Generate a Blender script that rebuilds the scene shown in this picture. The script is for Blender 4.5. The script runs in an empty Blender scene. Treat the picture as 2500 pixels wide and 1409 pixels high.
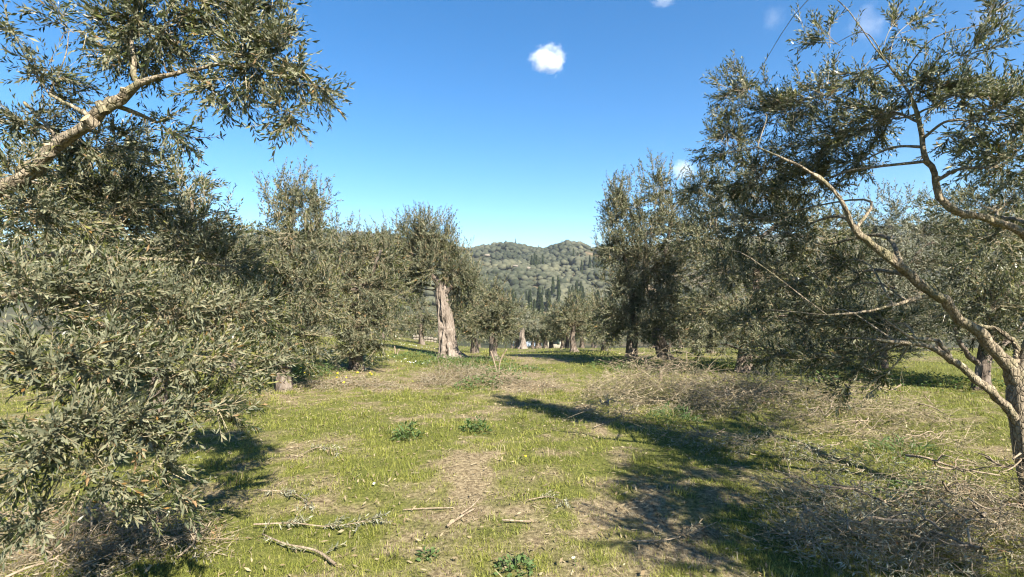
import bpy, math
import numpy as np
from mathutils import Vector, Matrix

# ------------------------------------------------------------------ camera, sky, sun, exposure
scene = bpy.context.scene
F = 1250.0            # focal length in photograph pixels (photo is 2500 wide)
CX, HY = 1250.0, 720.0
EYE = 1.6
cam_d = bpy.data.cameras.new('camera')
cam = bpy.data.objects.new('camera', cam_d)
scene.collection.objects.link(cam)
cam_d.sensor_width = 36.0
cam_d.lens = 18.0
cam_d.shift_y = (HY - 704.5) / 2500.0
cam_d.clip_start = 0.05
cam_d.clip_end = 12000
cam.location = (0, 0, EYE)
cam.rotation_euler = (math.radians(90), 0, 0)
scene.camera = cam

SUN_EL = math.radians(40)
SUN_H = Vector((0.50, -0.866, 0)).normalized()
sun_dir = Vector((SUN_H.x * math.cos(SUN_EL), SUN_H.y * math.cos(SUN_EL), math.sin(SUN_EL)))
world = bpy.data.worlds.new('World')
scene.world = world
world.use_nodes = True
wn = world.node_tree
bg = wn.nodes['Background']
sky = wn.nodes.new('ShaderNodeTexSky')
sky.sky_type = 'NISHITA'
sky.sun_disc = False
sky.sun_elevation = SUN_EL
sky.sun_rotation = math.atan2(SUN_H.x, SUN_H.y)
sky.altitude = 0
sky.air_density = 1.0
sky.dust_density = 0.1
sky.ozone_density = 3.0
hsv = wn.nodes.new('ShaderNodeHueSaturation')
hsv.inputs['Saturation'].default_value = 1.33
wn.links.new(sky.outputs[0], hsv.inputs['Color'])
wn.links.new(hsv.outputs[0], bg.inputs[0])
bg.inputs[1].default_value = 0.060
sl = bpy.data.lights.new('sun', 'SUN')
sl.energy = 5.0
sl.angle = math.radians(0.5)
sl.color = (1.0, 0.925, 0.79)
sun = bpy.data.objects.new('sun', sl)
scene.collection.objects.link(sun)
sun.rotation_euler = sun_dir.to_track_quat('Z', 'Y').to_euler()
scene.view_settings.view_transform = 'Standard'
scene.view_settings.look = 'None'
scene.view_settings.gamma = 1
scene.view_settings.exposure = 1.87
scene.cycles.max_bounces = 7
scene.cycles.diffuse_bounces = 3
scene.cycles.glossy_bounces = 2
scene.cycles.transmission_bounces = 3
scene.cycles.volume_bounces = 5
scene.cycles.use_denoising = True
scene.cycles.filter_width = 1.2
scene.cycles.caustics_reflective = False
scene.cycles.caustics_refractive = False

# ------------------------------------------------------------------ helpers
C = scene.collection

def at(px, py, Y):
    return np.array([(px - CX) / F * Y, Y, EYE - (py - HY) / F * Y])

def _h(ix, iy, s):
    n = (ix.astype(np.int64) * 374761393 + iy.astype(np.int64) * 668265263 + s * 1442695041) & 0xffffffff
    n = ((n ^ (n >> 13)) * 1274126177) & 0xffffffff
    return ((n ^ (n >> 16)) & 0xffff) / 65535.0

def vnoise(x, y, s=0):
    x = np.asarray(x, float); y = np.asarray(y, float)
    ix = np.floor(x); iy = np.floor(y)
    fx = x - ix; fy = y - iy
    fx = fx * fx * (3 - 2 * fx); fy = fy * fy * (3 - 2 * fy)
    a = _h(ix, iy, s); b = _h(ix + 1, iy, s); c = _h(ix, iy + 1, s); d = _h(ix + 1, iy + 1, s)
    return (a * (1 - fx) + b * fx) * (1 - fy) + (c * (1 - fx) + d * fx) * fy

def fbm(x, y, s=0, o=4):
    t = 0; a = 0.5; n = 0
    x = np.asarray(x, float); y = np.asarray(y, float)
    for k in range(o):
        t = t + a * vnoise(x, y, s + k); n += a
        x = x * 2.03 + 17.1; y = y * 2.03 + 9.7; a *= 0.5
    return t / n

def sstep(a, b, x):
    t = np.clip((x - a) / (b - a), 0, 1)
    return t * t * (3 - 2 * t)

def unit(v):
    return v / np.maximum(np.linalg.norm(v, axis=-1, keepdims=True), 1e-9)

def spline(pts, n):
    pts = np.asarray(pts, float)
    m = len(pts)
    d = np.r_[0, np.cumsum(np.linalg.norm(np.diff(pts[:, :3], axis=0), axis=1))]
    u = np.linspace(0, d[-1], n)
    # Catmull-Rom through the points
    tan = np.gradient(pts, d, axis=0)
    i = np.clip(np.searchsorted(d, u, side='right') - 1, 0, m - 2)
    h = (d[i + 1] - d[i])[:, None]; t = ((u - d[i])[:, None]) / h
    return ((2 * t**3 - 3 * t**2 + 1) * pts[i] + (t**3 - 2 * t**2 + t) * h * tan[i]
            + (-2 * t**3 + 3 * t**2) * pts[i + 1] + (t**3 - t**2) * h * tan[i + 1])

# ---- terrain
GY = np.array([-3000, -60, -20, 0, 5, 10, 14, 18, 25, 35, 45, 75, 110, 160, 220, 300])
GZ = np.array([12, 1.8, 0.35, 0.0, -0.03, -0.2, -0.4, -0.62, -1.22, -2.05, -3.3, -6.2, -10, -14, -13, -9])
_yy = np.linspace(-80, 300, 1521)
_zz = np.interp(_yy, GY, GZ)
_k = np.hanning(17); _k /= _k.sum()
_zs = np.convolve(np.pad(_zz, 8, mode='edge'), _k, mode='valid')
RX = np.array([-1500, 0, 400, 700, 950, 1085, 1140, 1180, 1240, 1290, 1325, 1350, 1390, 1420, 1450, 1480, 1600, 1800, 2100, 2300, 2500, 3500])
RP = np.array([640, 600, 585, 570, 575, 600, 618, 609, 600, 609, 620, 610, 603, 609, 620, 615, 600, 580, 560, 552, 550, 560])
SX = np.array([-1500, 500, 900, 1000, 1085, 1130, 1170, 1220, 1280, 1330, 1400, 4000])
SP = np.array([650, 590, 575, 576, 588, 612, 642, 686, 730, 768, 800, 900])

def height(x, y):
    x = np.asarray(x, float); y = np.asarray(y, float)
    z = np.where(y > -75, np.interp(y, _yy, _zs), np.interp(y, GY, GZ))
    z = z + sstep(1.5, 9, -x) * 0.75 * sstep(8, 20, y) * (1 - sstep(45, 70, y))
    z = z + (fbm(x * 0.22, y * 0.22, 3) - 0.5) * 0.28 * sstep(3.5, 9, np.hypot(x, y))
    z = z + (fbm(x * 1.1, y * 1.1, 5, 3) - 0.5) * 0.10 * (np.hypot(x, y) < 60)
    D = 650.0
    px = CX + F * x / D
    ridge = EYE + (HY - np.interp(px, RX, RP)) / F * D + 1.0
    ridge = ridge + (fbm(x * 0.012, y * 0.012, 8) - 0.5) * 5
    s = sstep(285, 650, y) * 0.55 + np.clip((y - 285) / 365, 0, 1) * 0.45
    hill = -9 + (ridge + 9) * s - np.clip(y - 650, 0, 400) * 0.14
    hill = hill + (fbm(x * 0.02 + 4, y * 0.02, 9) - 0.5) * 26 * sstep(300, 420, y) * (1 - sstep(560, 640, y))
    z = np.where(y > 285, hill, z)
    pxs = CX + F * x / 430.0
    sp = EYE + (HY - np.interp(pxs, SX, SP)) / F * 430.0 - 5.0
    sp = -20 + (sp + 20) * np.exp(-((y - 430) / 110.0) ** 2)
    z = np.where(y > 200, np.maximum(z, sp), z)
    return np.maximum(z, -24)

_RY = np.concatenate([np.arange(1.4, 12, 0.01), np.arange(12, 120, 0.05)])

def ground_hit(px, py):
    x = (px - CX) / F * _RY
    gz = height(x, _RY)
    k = np.argmax(EYE - (py - HY) / F * _RY <= gz)
    return np.array([x[k], _RY[k], gz[k]])

# dryness of the turf: 0 green .. 1 straw
DRY = [(1150, 1130, .4, .6, .4), (1130, 1210, .35, .3, .3), (1010, 1340, .4, .2, .25), (1480, 1240, .35, .4, .3), (1650, 1250, .35, .5, .45), (1560, 1360, .4, .3, .35), (820, 1190, .5, .4, .3),
       (1290, 1180, .4, .4, .2), (1150, 1020, 1.3, .35, .45), (1300, 882, 1.3, 4.5, .6), (900, 905, 2.2, 1.2, .4), (1050, 930, 1.2, 1.0, .35), (1330, 945, 1.2, .8, .3), (1500, 920, 1.6, 1.0, .25)]
GRN = [(880, 1030, 1.0, .9, .4), (1000, 1060, .7, .5, .5), (900, 1140, .45, .4, .4), (700, 1030, .8, .9, .3), (1350, 1210, .25, .25, .4), (1420, 1330, .3, .25, .35), (640, 1330, .45, .35, .5), (500, 1390, .5, .3, .5),
       (1640, 900, 2.5, 1.6, .6), (1100, 885, 2.0, 2.0, .5), (2300, 930, 2.5, 3.0, .6), (2200, 1120, .9, .9, .35), (1640, 1020, .8, .7, .4), (1170, 1045, .5, .5, .45), (1250, 900, 2, 1.5, .4), (1430, 870, 1.6, 3, .4)]
_DP = [(ground_hit(a, b), c, d, e) for a, b, c, d, e in DRY]
_GP = [(ground_hit(a, b), c, d, e) for a, b, c, d, e in GRN]

TRACKS = [[(960, 1409), (1060, 1300), (1140, 1190), (1170, 1090), (1200, 1010), (1260, 940), (1300, 890)], [(1640, 1409), (1620, 1300), (1560, 1190), (1480, 1090), (1420, 1000), (1370, 940)]]
_TP = [spline(np.array([ground_hit(*q) for q in t]), 60)[:, :2] for t in TRACKS]

def track_dist(x, y):
    x = np.asarray(x, float); y = np.asarray(y, float)
    out = np.full(x.shape, 9.0)
    m = (y > 1.5) & (y < 22) & (np.abs(x) < 4)
    if m.any():
        xx = x[m]; yy = y[m]; d = np.full(xx.shape, 9.0)
        for t in _TP:
            for a, b in t[::2]:
                d = np.minimum(d, np.hypot(xx - a, (yy - b) * 0.8))
        out[m] = d
    return out

def dryness(x, y):
    d = 0.31 + (fbm(x * 0.9 + 3, y * 0.9, 21, 4) - 0.5) * 0.8 + (fbm(x * 5.5, y * 5.5, 31, 3) - 0.5) * 1.3 + 0.24 * np.exp(-(track_dist(x, y) / 0.24) ** 2)
    for p, sx, sy, w in _DP:
        d = d + 0.8 * w * np.exp(-((x - p[0]) / sx) ** 2 - ((y - p[1]) / sy) ** 2)
    for p, sx, sy, w in _GP:
        d = d - 0.8 * w * np.exp(-((x - p[0]) / sx) ** 2 - ((y - p[1]) / sy) ** 2)
    return np.clip(d, 0, 1)

# ---- mesh building
def make_mesh(name, verts, faces, mat, attrs=None, smooth=False):
    """verts (n,3); faces: list of int arrays (m,3)/(m,4)"""
    me = bpy.data.meshes.new(name)
    verts = np.ascontiguousarray(verts, dtype=np.float32)
    if not isinstance(faces, (list, tuple)):
        faces = [faces]
    faces = [f for f in faces if len(f)]
    me.vertices.add(len(verts))
    me.vertices.foreach_set('co', verts.ravel())
    tot = np.concatenate([np.full(len(f), f.shape[1], np.int32) for f in faces])
    loops = np.concatenate([f.ravel() for f in faces]).astype(np.int32)
    start = np.concatenate([[0], np.cumsum(tot)[:-1]]).astype(np.int32)
    me.loops.add(len(loops))
    me.loops.foreach_set('vertex_index', loops)
    me.polygons.add(len(tot))
    me.polygons.foreach_set('loop_start', start)
    me.polygons.foreach_set('loop_total', tot)
    if smooth:
        me.polygons.foreach_set('use_smooth', np.ones(len(tot), bool))
    me.update(calc_edges=True)
    for k, v in (attrs or {}).items():
        a = me.attributes.new(k, 'FLOAT', 'POINT')
        a.data.foreach_set('value', np.ascontiguousarray(v, dtype=np.float32))
    if mat:
        me.materials.append(mat)
    return me

def obj(name, me, parent=None, loc=(0, 0, 0)):
    o = bpy.data.objects.new(name, me)
    C.objects.link(o)
    o.parent = parent
    o.location = loc
    return o

def thing(name, label, cat, loc, group=None):
    o = bpy.data.objects.new(name, None)
    o.empty_display_size = 0.1
    C.objects.link(o)
    o.location = tuple(float(v) for v in loc)
    return tag(o, label, cat, group)

def tag(o, label, cat, group=None):
    o['label'] = label; o['category'] = cat
    if group:
        o['group'] = group
    return o

def structure(o):
    o['kind'] = 'structure'
    return o

class Acc:
    """gathers geometry for one mesh"""
    def __init__(s):
        s.v = []; s.f = {3: [], 4: []}; s.r = []; s.n = 0
    def add(s, v, f, r):
        v = np.asarray(v, float).reshape(-1, 3)
        for ff in (f if isinstance(f, (list, tuple)) else [f]):
            if len(ff):
                s.f[ff.shape[1]].append(ff + s.n)
        s.v.append(v); s.r.append(np.broadcast_to(np.asarray(r, float), (len(v),)))
        s.n += len(v)
    def mesh(s, name, mat, origin=(0, 0, 0), smooth=False):
        fs = [np.concatenate(s.f[k]) for k in (3, 4) if s.f[k]]
        return make_mesh(name, np.concatenate(s.v) - np.asarray(origin), fs, mat, {'rnd': np.concatenate(s.r)}, smooth)

def frames(path):
    t = np.gradient(path, axis=0)
    t = unit(t)
    up = np.array([0.31, 0.17, 0.93])
    if abs(np.dot(t.mean(0) / (np.linalg.norm(t.mean(0)) + 1e-9), up)) > 0.85:
        up = np.array([0.9, 0.4, 0.1])
    a = unit(np.cross(t, up)); b = np.cross(t, a)
    return a, b, t

def tube(path, radii, sides=8, rough=0.0, seed=0, flute=0.0, cap=True, lumps=0.0, pits=0, roots=0.0):
    n = len(path)
    a, b, t = frames(path)
    th = np.linspace(0, 2 * np.pi, sides, endpoint=False)
    r = np.asarray(radii)[:, None] * np.ones((1, sides))
    L = np.r_[0, np.cumsum(np.linalg.norm(np.diff(path, axis=0), axis=1))]
    if rough:
        sc = 1.0 / max(np.mean(radii), 1e-4)
        u = np.cos(th)[None] * 2.2 + L[:, None] * sc * 0.35; v = np.sin(th)[None] * 2.2 + L[:, None] * sc * 0.22
        r = r * (1 + rough * (fbm(u + seed, v + 3, seed, 3) - 0.5) * 2)
    if flute:
        k = fbm(th[None] / (2 * np.pi) * 0 + np.cos(th)[None] * 3.2 + 0.5 * L[:, None], np.sin(th)[None] * 3.2 + L[:, None] * 0.7 + seed, seed + 40, 3)
        cr = np.abs(k - 0.5) * 2
        r = r * (1 - flute * np.exp(-(cr / 0.16) ** 2) + flute * 0.9 * (k - 0.5))
    if pits:                                         # elongated hollows in the old wood
        gp = np.random.default_rng(seed + 5)
        for q in range(pits):
            t0 = gp.uniform(0, 2 * np.pi); l0 = L[-1] * gp.uniform(.05, .75); wt = gp.uniform(.07, .15); wl = L[-1] * gp.uniform(.03, .07)
            dt = (th[None] - t0 + np.pi) % (2 * np.pi) - np.pi
            r = r * (1 - gp.uniform(.3, .5) * np.exp(-(dt / wt) ** 2 - ((L[:, None] - l0) / wl) ** 4))
    if roots:                                        # toes spreading at the foot
        gp = np.random.default_rng(seed + 8)
        w = np.exp(-L / (0.11 * L[-1]))[:, None]
        k = sum(np.clip(np.cos(th[None] - gp.uniform(0, 6.28)), 0, 1) ** 5 * gp.uniform(.4, 1) for _ in range(5))
        r = r * (1 + roots * w * k)
    if lumps:
        k = vnoise(np.cos(th)[None] * 1.4 + L[:, None] * 16 + seed, np.sin(th)[None] * 1.4 + L[:, None] * 7, seed + 9)
        r = r * (1 + lumps * np.clip(k - 0.62, 0, 1) * 3)
    v = path[:, None, :] + r[..., None] * (np.cos(th)[None, :, None] * a[:, None, :] + np.sin(th)[None, :, None] * b[:, None, :])
    v = v.reshape(-1, 3)
    i = np.arange(n - 1)[:, None] * sides; j = np.arange(sides)[None]; k = (j + 1) % sides
    f = np.stack([i + j, i + k, i + sides + k, i + sides + j], -1).reshape(-1, 4)
    fs = [f]
    if cap:
        v = np.vstack([v, path[-1:]])
        base = (n - 1) * sides
        fs.append(np.stack([base + np.arange(sides), base + (np.arange(sides) + 1) % sides, np.full(sides, len(v) - 1)], -1))
    return v, fs

def thin_tubes(acc, paths, r0, r1, rnd):
    """many 3-sided tapered tubes; paths (n,k,3); r0,r1 (n,)"""
    n, k, _ = paths.shape
    if n == 0:
        return
    t = unit(np.gradient(paths, axis=1))
    up = unit(np.random.default_rng(1).normal(size=(n, 1, 3)))
    a = unit(np.cross(t, up)); b = np.cross(t, a)
    rr = (r0[:, None] + (r1 - r0)[:, None] * np.linspace(0, 1, k)[None])
    th = np.array([0, 2.1, 4.2])
    v = paths[:, :, None] + rr[:, :, None, None] * (np.cos(th)[:, None] * a[:, :, None] + np.sin(th)[:, None] * b[:, :, None])
    i = np.arange(k - 1)[:, None] * 3; j = np.arange(3)[None]; kk = (j + 1) % 3
    f = np.stack([i + j, i + kk, i + 3 + kk, i + 3 + j], -1).reshape(-1, 4)
    F_ = (f[None] + (np.arange(n) * k * 3)[:, None, None]).reshape(-1, 4)
    acc.add(v.reshape(-1, 3), F_, np.repeat(np.broadcast_to(rnd, (n,)), k * 3))

# ---- leafy twigs
def twig_variant(seed, pairs=8, length=0.2, leaf=0.056, wid=0.24, hi=True, curl=0.1, droop=0.12, stem=0.0021):
    """one twig along +X: stem and opposite leaves. rnd: <0 stem, else leaf 0..1"""
    g = np.random.default_rng(seed)
    bend = g.normal(0, droop, 2)
    def ax(s):
        return np.stack([s * length, bend[0] * s * s * length, bend[1] * s * s * length], -1)
    V = []; Q = []; T = []; R = []
    n = 0
    if hi:
        p = ax(np.linspace(0, 1, 4))
        v, fs = tube(p, np.linspace(stem, stem * 0.5, 4), 3, cap=False)
    else:
        p = ax(np.array([0, 1.0]))
        w = np.array([0, 0, stem * 1.6])
        v = np.array([p[0] - w, p[0] + w, p[1]]); fs = [np.array([[0, 1, 2]])]
    for f in fs:
        (Q if f.shape[1] == 4 else T).append(f)
    V.append(v); R.append(np.full(len(v), -1.0)); n = len(v)
    ss = np.linspace(0.06, 0.97, pairs) + g.normal(0, 0.02, pairs)
    for i, s in enumerate(ss):
        s = min(max(s, 0), 1)
        t = unit(np.array([1, 2 * bend[0] * s, 2 * bend[1] * s]))
        phi = i * np.pi / 2 + g.normal(0, 0.45)
        for sg in (0, np.pi):
            if g.random() < 0.1:
                continue
            rad = unit(np.cross(t, [0, np.sin(phi + sg + 1.57), np.cos(phi + sg + 1.57)]))
            ang = g.uniform(0.5, 1.05) * (1 - 0.35 * s)
            d = unit(t * np.cos(ang) + rad * np.sin(ang) + g.normal(0, 0.12, 3))
            side = unit(np.cross(d, rad) + g.normal(0, 0.35, 3))
            side = unit(side - d * np.dot(side, d)); nor = np.cross(side, d)
            if np.dot(nor, t) < 0:                     # upper face looks towards the twig's tip
                side = -side; nor = -nor
            l = leaf * g.uniform(0.55, 1.2) * (1 - 0.25 * s); w = l * wid * 0.5 * g.uniform(0.85, 1.15)
            b = ax(np.array(s)); c = curl * g.normal(0.5, 0.8)
            rr = g.random()
            if hi:
                pts = [b, b + d * l * .32 + side * w * .95 + nor * (w * .25 + c * l * .2), b + d * l * .68 + side * w * .8 + nor * (w * .25 + c * l * .1),
                       b + d * l - nor * c * l * .4, b + d * l * .68 - side * w * .8 + nor * (w * .25 + c * l * .1), b + d * l * .32 - side * w * .95 + nor * (w * .25 + c * l * .2)]
                Q.append(np.array([[0, 3, 2, 1], [0, 5, 4, 3]]) + n)
            else:
                pts = [b, b + d * l * .48 + side * w + nor * w * .2, b + d * l - nor * c * l * .3, b + d * l * .48 - side * w + nor * w * .2]
                Q.append(np.array([[0, 3, 2, 1]]) + n)
            V.append(np.array(pts)); R.append(np.full(len(pts), rr)); n += len(pts)
    fs = []
    if T: fs.append(np.vstack(T))
    if Q: fs.append(np.vstack(Q))
    return np.vstack(V), fs, np.concatenate(R)

TW_HI = [twig_variant(100 + i, 9, 0.20, 0.058, 0.23, True) for i in range(8)]
TW_MID = [twig_variant(200 + i, 7, 0.18, 0.058, 0.27, False) for i in range(8)]
TW_NEAR = [twig_variant(400 + i, 9, 0.20, 0.060, 0.26, False) for i in range(8)]
TW_LO = [twig_variant(300 + i, 5, 0.16, 0.062, 0.34, False) for i in range(6)]

def place(acc, variants, pos, dirs, ups, scl, rng, spread=0.3):
    """bakes twigs into acc"""
    n = len(pos)
    if n == 0: return
    which = rng.integers(0, len(variants), n)
    X = unit(dirs); Yv = unit(np.cross(ups, X)); Z = np.cross(X, Yv)
    M = np.stack([X, Yv, Z], -1) * scl[:, None, None]
    tone = rng.normal(0, spread, n)
    for k, (v, fs, r) in enumerate(variants):
        m = np.where(which == k)[0]
        if len(m) == 0: continue
        vv = np.einsum('nij,vj->nvi', M[m], v) + pos[m][:, None]
        off = (np.arange(len(m)) * len(v))[:, None, None]
        ff = [(f[None] + off).reshape(-1, f.shape[1]) for f in fs]
        rr = np.where(r[None] < 0, -1.0, np.where(np.abs(tone[m][:, None] * 37 % 1 - r[None]) < .012, 1.0, np.clip(r[None] * 0.6 + 0.12 + tone[m][:, None], 0, .93)))
        acc.add(vv.reshape(-1, 3), ff, rr.ravel())

# ------------------------------------------------------------------ materials
def new_mat(name):
    m = bpy.data.materials.new(name)
    m.use_nodes = True
    nt = m.node_tree
    p = nt.nodes['Principled BSDF']
    return m, nt, p, nt.nodes['Material Output']

def N(nt, kind, **kw):
    n = nt.nodes.new(kind)
    for k, v in kw.items():
        setattr(n, k, v)
    return n

def ramp(nt, fac, stops):
    r = N(nt, 'ShaderNodeValToRGB')
    e = r.color_ramp.elements
    while len(e) < len(stops):
        e.new(0.5)
    for el, (p, c) in zip(e, stops):
        el.position = p; el.color = (*c, 1)
    nt.links.new(fac, r.inputs[0])
    return r.outputs[0]

def mixc(nt, fac, a, b, blend='MIX'):
    m = N(nt, 'ShaderNodeMix', data_type='RGBA', blend_type=blend)
    for i, v in ((0, fac), (6, a), (7, b)):
        if hasattr(v, 'links') or isinstance(v, bpy.types.NodeSocket):
            nt.links.new(v, m.inputs[i])
        else:
            m.inputs[i].default_value = v if i == 0 else (*v, 1)
    return m.outputs[2]

def math_(nt, op, a, b=0.0):
    m = N(nt, 'ShaderNodeMath', operation=op)
    for i, v in enumerate((a, b)):
        if isinstance(v, bpy.types.NodeSocket): nt.links.new(v, m.inputs[i])
        else: m.inputs[i].default_value = v
    return m.outputs[0]

ALBEDO = 0.72

def dim(nt, c):
    return mixc(nt, 1.0, c, (ALBEDO,) * 3, 'MULTIPLY')

def attr(nt, name):
    return N(nt, 'ShaderNodeAttribute', attribute_name=name).outputs['Fac']

def leaf_mat(name, top, under, stemc, rough=0.42, trans=0.18, spec=0.5):
    m, nt, p, out = new_mat(name)
    a = attr(nt, 'rnd')
    tc = ramp(nt, a, top)
    uc = ramp(nt, a, under)
    back = N(nt, 'ShaderNodeNewGeometry').outputs['Backfacing']
    col = mixc(nt, back, tc, uc)
    st = math_(nt, 'LESS_THAN', a, -0.5)
    col = dim(nt, mixc(nt, st, col, stemc))
    nt.links.new(col, p.inputs['Base Color'])
    rg = math_(nt, 'ADD', math_(nt, 'MULTIPLY', back, 0.3), rough)
    nt.links.new(rg, p.inputs['Roughness'])
    p.inputs['Specular IOR Level'].default_value = spec
    tr = N(nt, 'ShaderNodeBsdfTranslucent')
    tcol = mixc(nt, 0.5, col, (0.13, 0.17, 0.03))
    nt.links.new(tcol, tr.inputs[0])
    mx = N(nt, 'ShaderNodeMixShader')
    mx.inputs[0].default_value = trans
    nt.links.new(p.outputs[0], mx.inputs[1]); nt.links.new(tr.outputs[0], mx.inputs[2])
    nt.links.new(mx.outputs[0], out.inputs[0])
    return m

OLIVE_TOP = [(0.0, (0.018, 0.029, 0.010)), (0.4, (0.052, 0.070, 0.020)), (0.75, (0.132, 0.145, 0.038)), (0.95, (0.235, 0.225, 0.065)), (1.0, (0.28, 0.16, 0.05))]
OLIVE_UND = [(0.0, (0.10, 0.112, 0.065)), (0.6, (0.215, 0.22, 0.135)), (0.96, (0.30, 0.285, 0.17)), (1.0, (0.30, 0.19, 0.09))]
M_leaf = leaf_mat('olive_leaf', OLIVE_TOP, OLIVE_UND, (0.40, 0.33, 0.21), rough=0.40, trans=0.2, spec=0.45)
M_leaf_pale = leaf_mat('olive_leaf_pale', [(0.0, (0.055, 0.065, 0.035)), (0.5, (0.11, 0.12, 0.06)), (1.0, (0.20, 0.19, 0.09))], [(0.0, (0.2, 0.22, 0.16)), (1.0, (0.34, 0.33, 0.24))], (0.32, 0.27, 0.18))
M_dry = leaf_mat('dry_leaf', [(0.0, (0.13, 0.10, 0.06)), (0.4, (0.25, 0.20, 0.12)), (0.75, (0.36, 0.30, 0.19)), (1.0, (0.27, 0.13, 0.06))], [(0.0, (0.22, 0.2, 0.14)), (1.0, (0.42, 0.37, 0.27))], (0.30, 0.24, 0.16), rough=0.7, trans=0.08, spec=0.3)
M_drygreen = leaf_mat('withered_leaf', [(0.0, (0.10, 0.11, 0.06)), (0.5, (0.20, 0.20, 0.12)), (1.0, (0.36, 0.34, 0.22))], [(0.0, (0.25, 0.26, 0.19)), (1.0, (0.46, 0.44, 0.33))], (0.30, 0.24, 0.16), rough=0.6, trans=0.08, spec=0.35)
M_weed = leaf_mat('weed_leaf', [(0.0, (0.028, 0.075, 0.018)), (0.5, (0.065, 0.15, 0.025)), (1.0, (0.14, 0.25, 0.04))], [(0.0, (0.06, 0.11, 0.03)), (1.0, (0.14, 0.22, 0.06))], (0.08, 0.14, 0.03), rough=0.5, trans=0.3)

def bark_mat(name, c0, c1, c2, scale=9.0, bump=0.5, moss=None):
    m, nt, p, out = new_mat(name)
    tc = N(nt, 'ShaderNodeTexCoord')
    mp = N(nt, 'ShaderNodeMapping'); mp.inputs['Scale'].default_value = (1, 1, 0.45)
    nt.links.new(tc.outputs['Object'], mp.inputs[0])
    n1 = N(nt, 'ShaderNodeTexNoise'); n1.inputs['Scale'].default_value = scale; n1.inputs['Detail'].default_value = 8; n1.inputs['Roughness'].default_value = 0.65
    n2 = N(nt, 'ShaderNodeTexNoise'); n2.inputs['Scale'].default_value = scale * 0.3; n2.inputs['Detail'].default_value = 4
    n3 = N(nt, 'ShaderNodeTexVoronoi', feature='DISTANCE_TO_EDGE'); n3.inputs['Scale'].default_value = scale * 1.6
    for n in (n1, n2, n3): nt.links.new(mp.outputs[0], n.inputs['Vector'])
    c = ramp(nt, n1.outputs['Fac'], [(0.3, c0), (0.5, c1), (0.72, c2)])
    crack = ramp(nt, n3.outputs['Distance'], [(0.0, (0.35, 0.33, 0.3)), (0.09, (1, 1, 1))])
    c = mixc(nt, 0.55, c, crack, 'MULTIPLY')
    if moss:
        c = mixc(nt, ramp(nt, n2.outputs['Fac'], [(0.52, (0, 0, 0)), (0.62, (0.7, 0.7, 0.7))]), c, moss)
    nt.links.new(dim(nt, c), p.inputs['Base Color'])
    p.inputs['Roughness'].default_value = 0.85
    p.inputs['Specular IOR Level'].default_value = 0.2
    b = N(nt, 'ShaderNodeBump'); b.inputs['Strength'].default_value = bump; b.inputs['Distance'].default_value = 0.03
    h = math_(nt, 'ADD', n1.outputs['Fac'], math_(nt, 'MULTIPLY', math_(nt, 'MINIMUM', n3.outputs['Distance'], 0.15), 3.0))
    nt.links.new(h, b.inputs['Height']); nt.links.new(b.outputs[0], p.inputs['Normal'])
    return m

M_bark = bark_mat('olive_bark', (0.07, 0.052, 0.04), (0.19, 0.15, 0.12), (0.33, 0.28, 0.235))
M_bark_old = bark_mat('old_olive_bark', (0.10, 0.08, 0.065), (0.26, 0.213, 0.175), (0.40, 0.345, 0.295), 7.0, 0.7)
M_bark_young = bark_mat('young_olive_bark', (0.09, 0.072, 0.05), (0.33, 0.27, 0.19), (0.54, 0.46, 0.34), 24.0, 0.8, moss=(0.24, 0.22, 0.12))
M_cut = bark_mat('cut_wood', (0.35, 0.24, 0.13), (0.55, 0.42, 0.25), (0.66, 0.55, 0.36), 20, 0.2)
M_stick = bark_mat('dry_stick', (0.17, 0.12, 0.08), (0.33, 0.26, 0.18), (0.46, 0.38, 0.28), 20, 0.3)

def plain_mat(name, col, rough=0.7, noise=0.15, scale=6, spec=0.3):
    m, nt, p, out = new_mat(name)
    tc = N(nt, 'ShaderNodeTexCoord')
    n1 = N(nt, 'ShaderNodeTexNoise'); n1.inputs['Scale'].default_value = scale; n1.inputs['Detail'].default_value = 6
    nt.links.new(tc.outputs['Object'], n1.inputs['Vector'])
    lo = tuple(c * (1 - noise) for c in col); hi = tuple(min(c * (1 + noise), 0.95) for c in col)
    nt.links.new(dim(nt, ramp(nt, n1.outputs['Fac'], [(0.3, lo), (0.7, hi)])), p.inputs['Base Color'])
    p.inputs['Roughness'].default_value = rough
    p.inputs['Specular IOR Level'].default_value = spec
    return m

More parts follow.
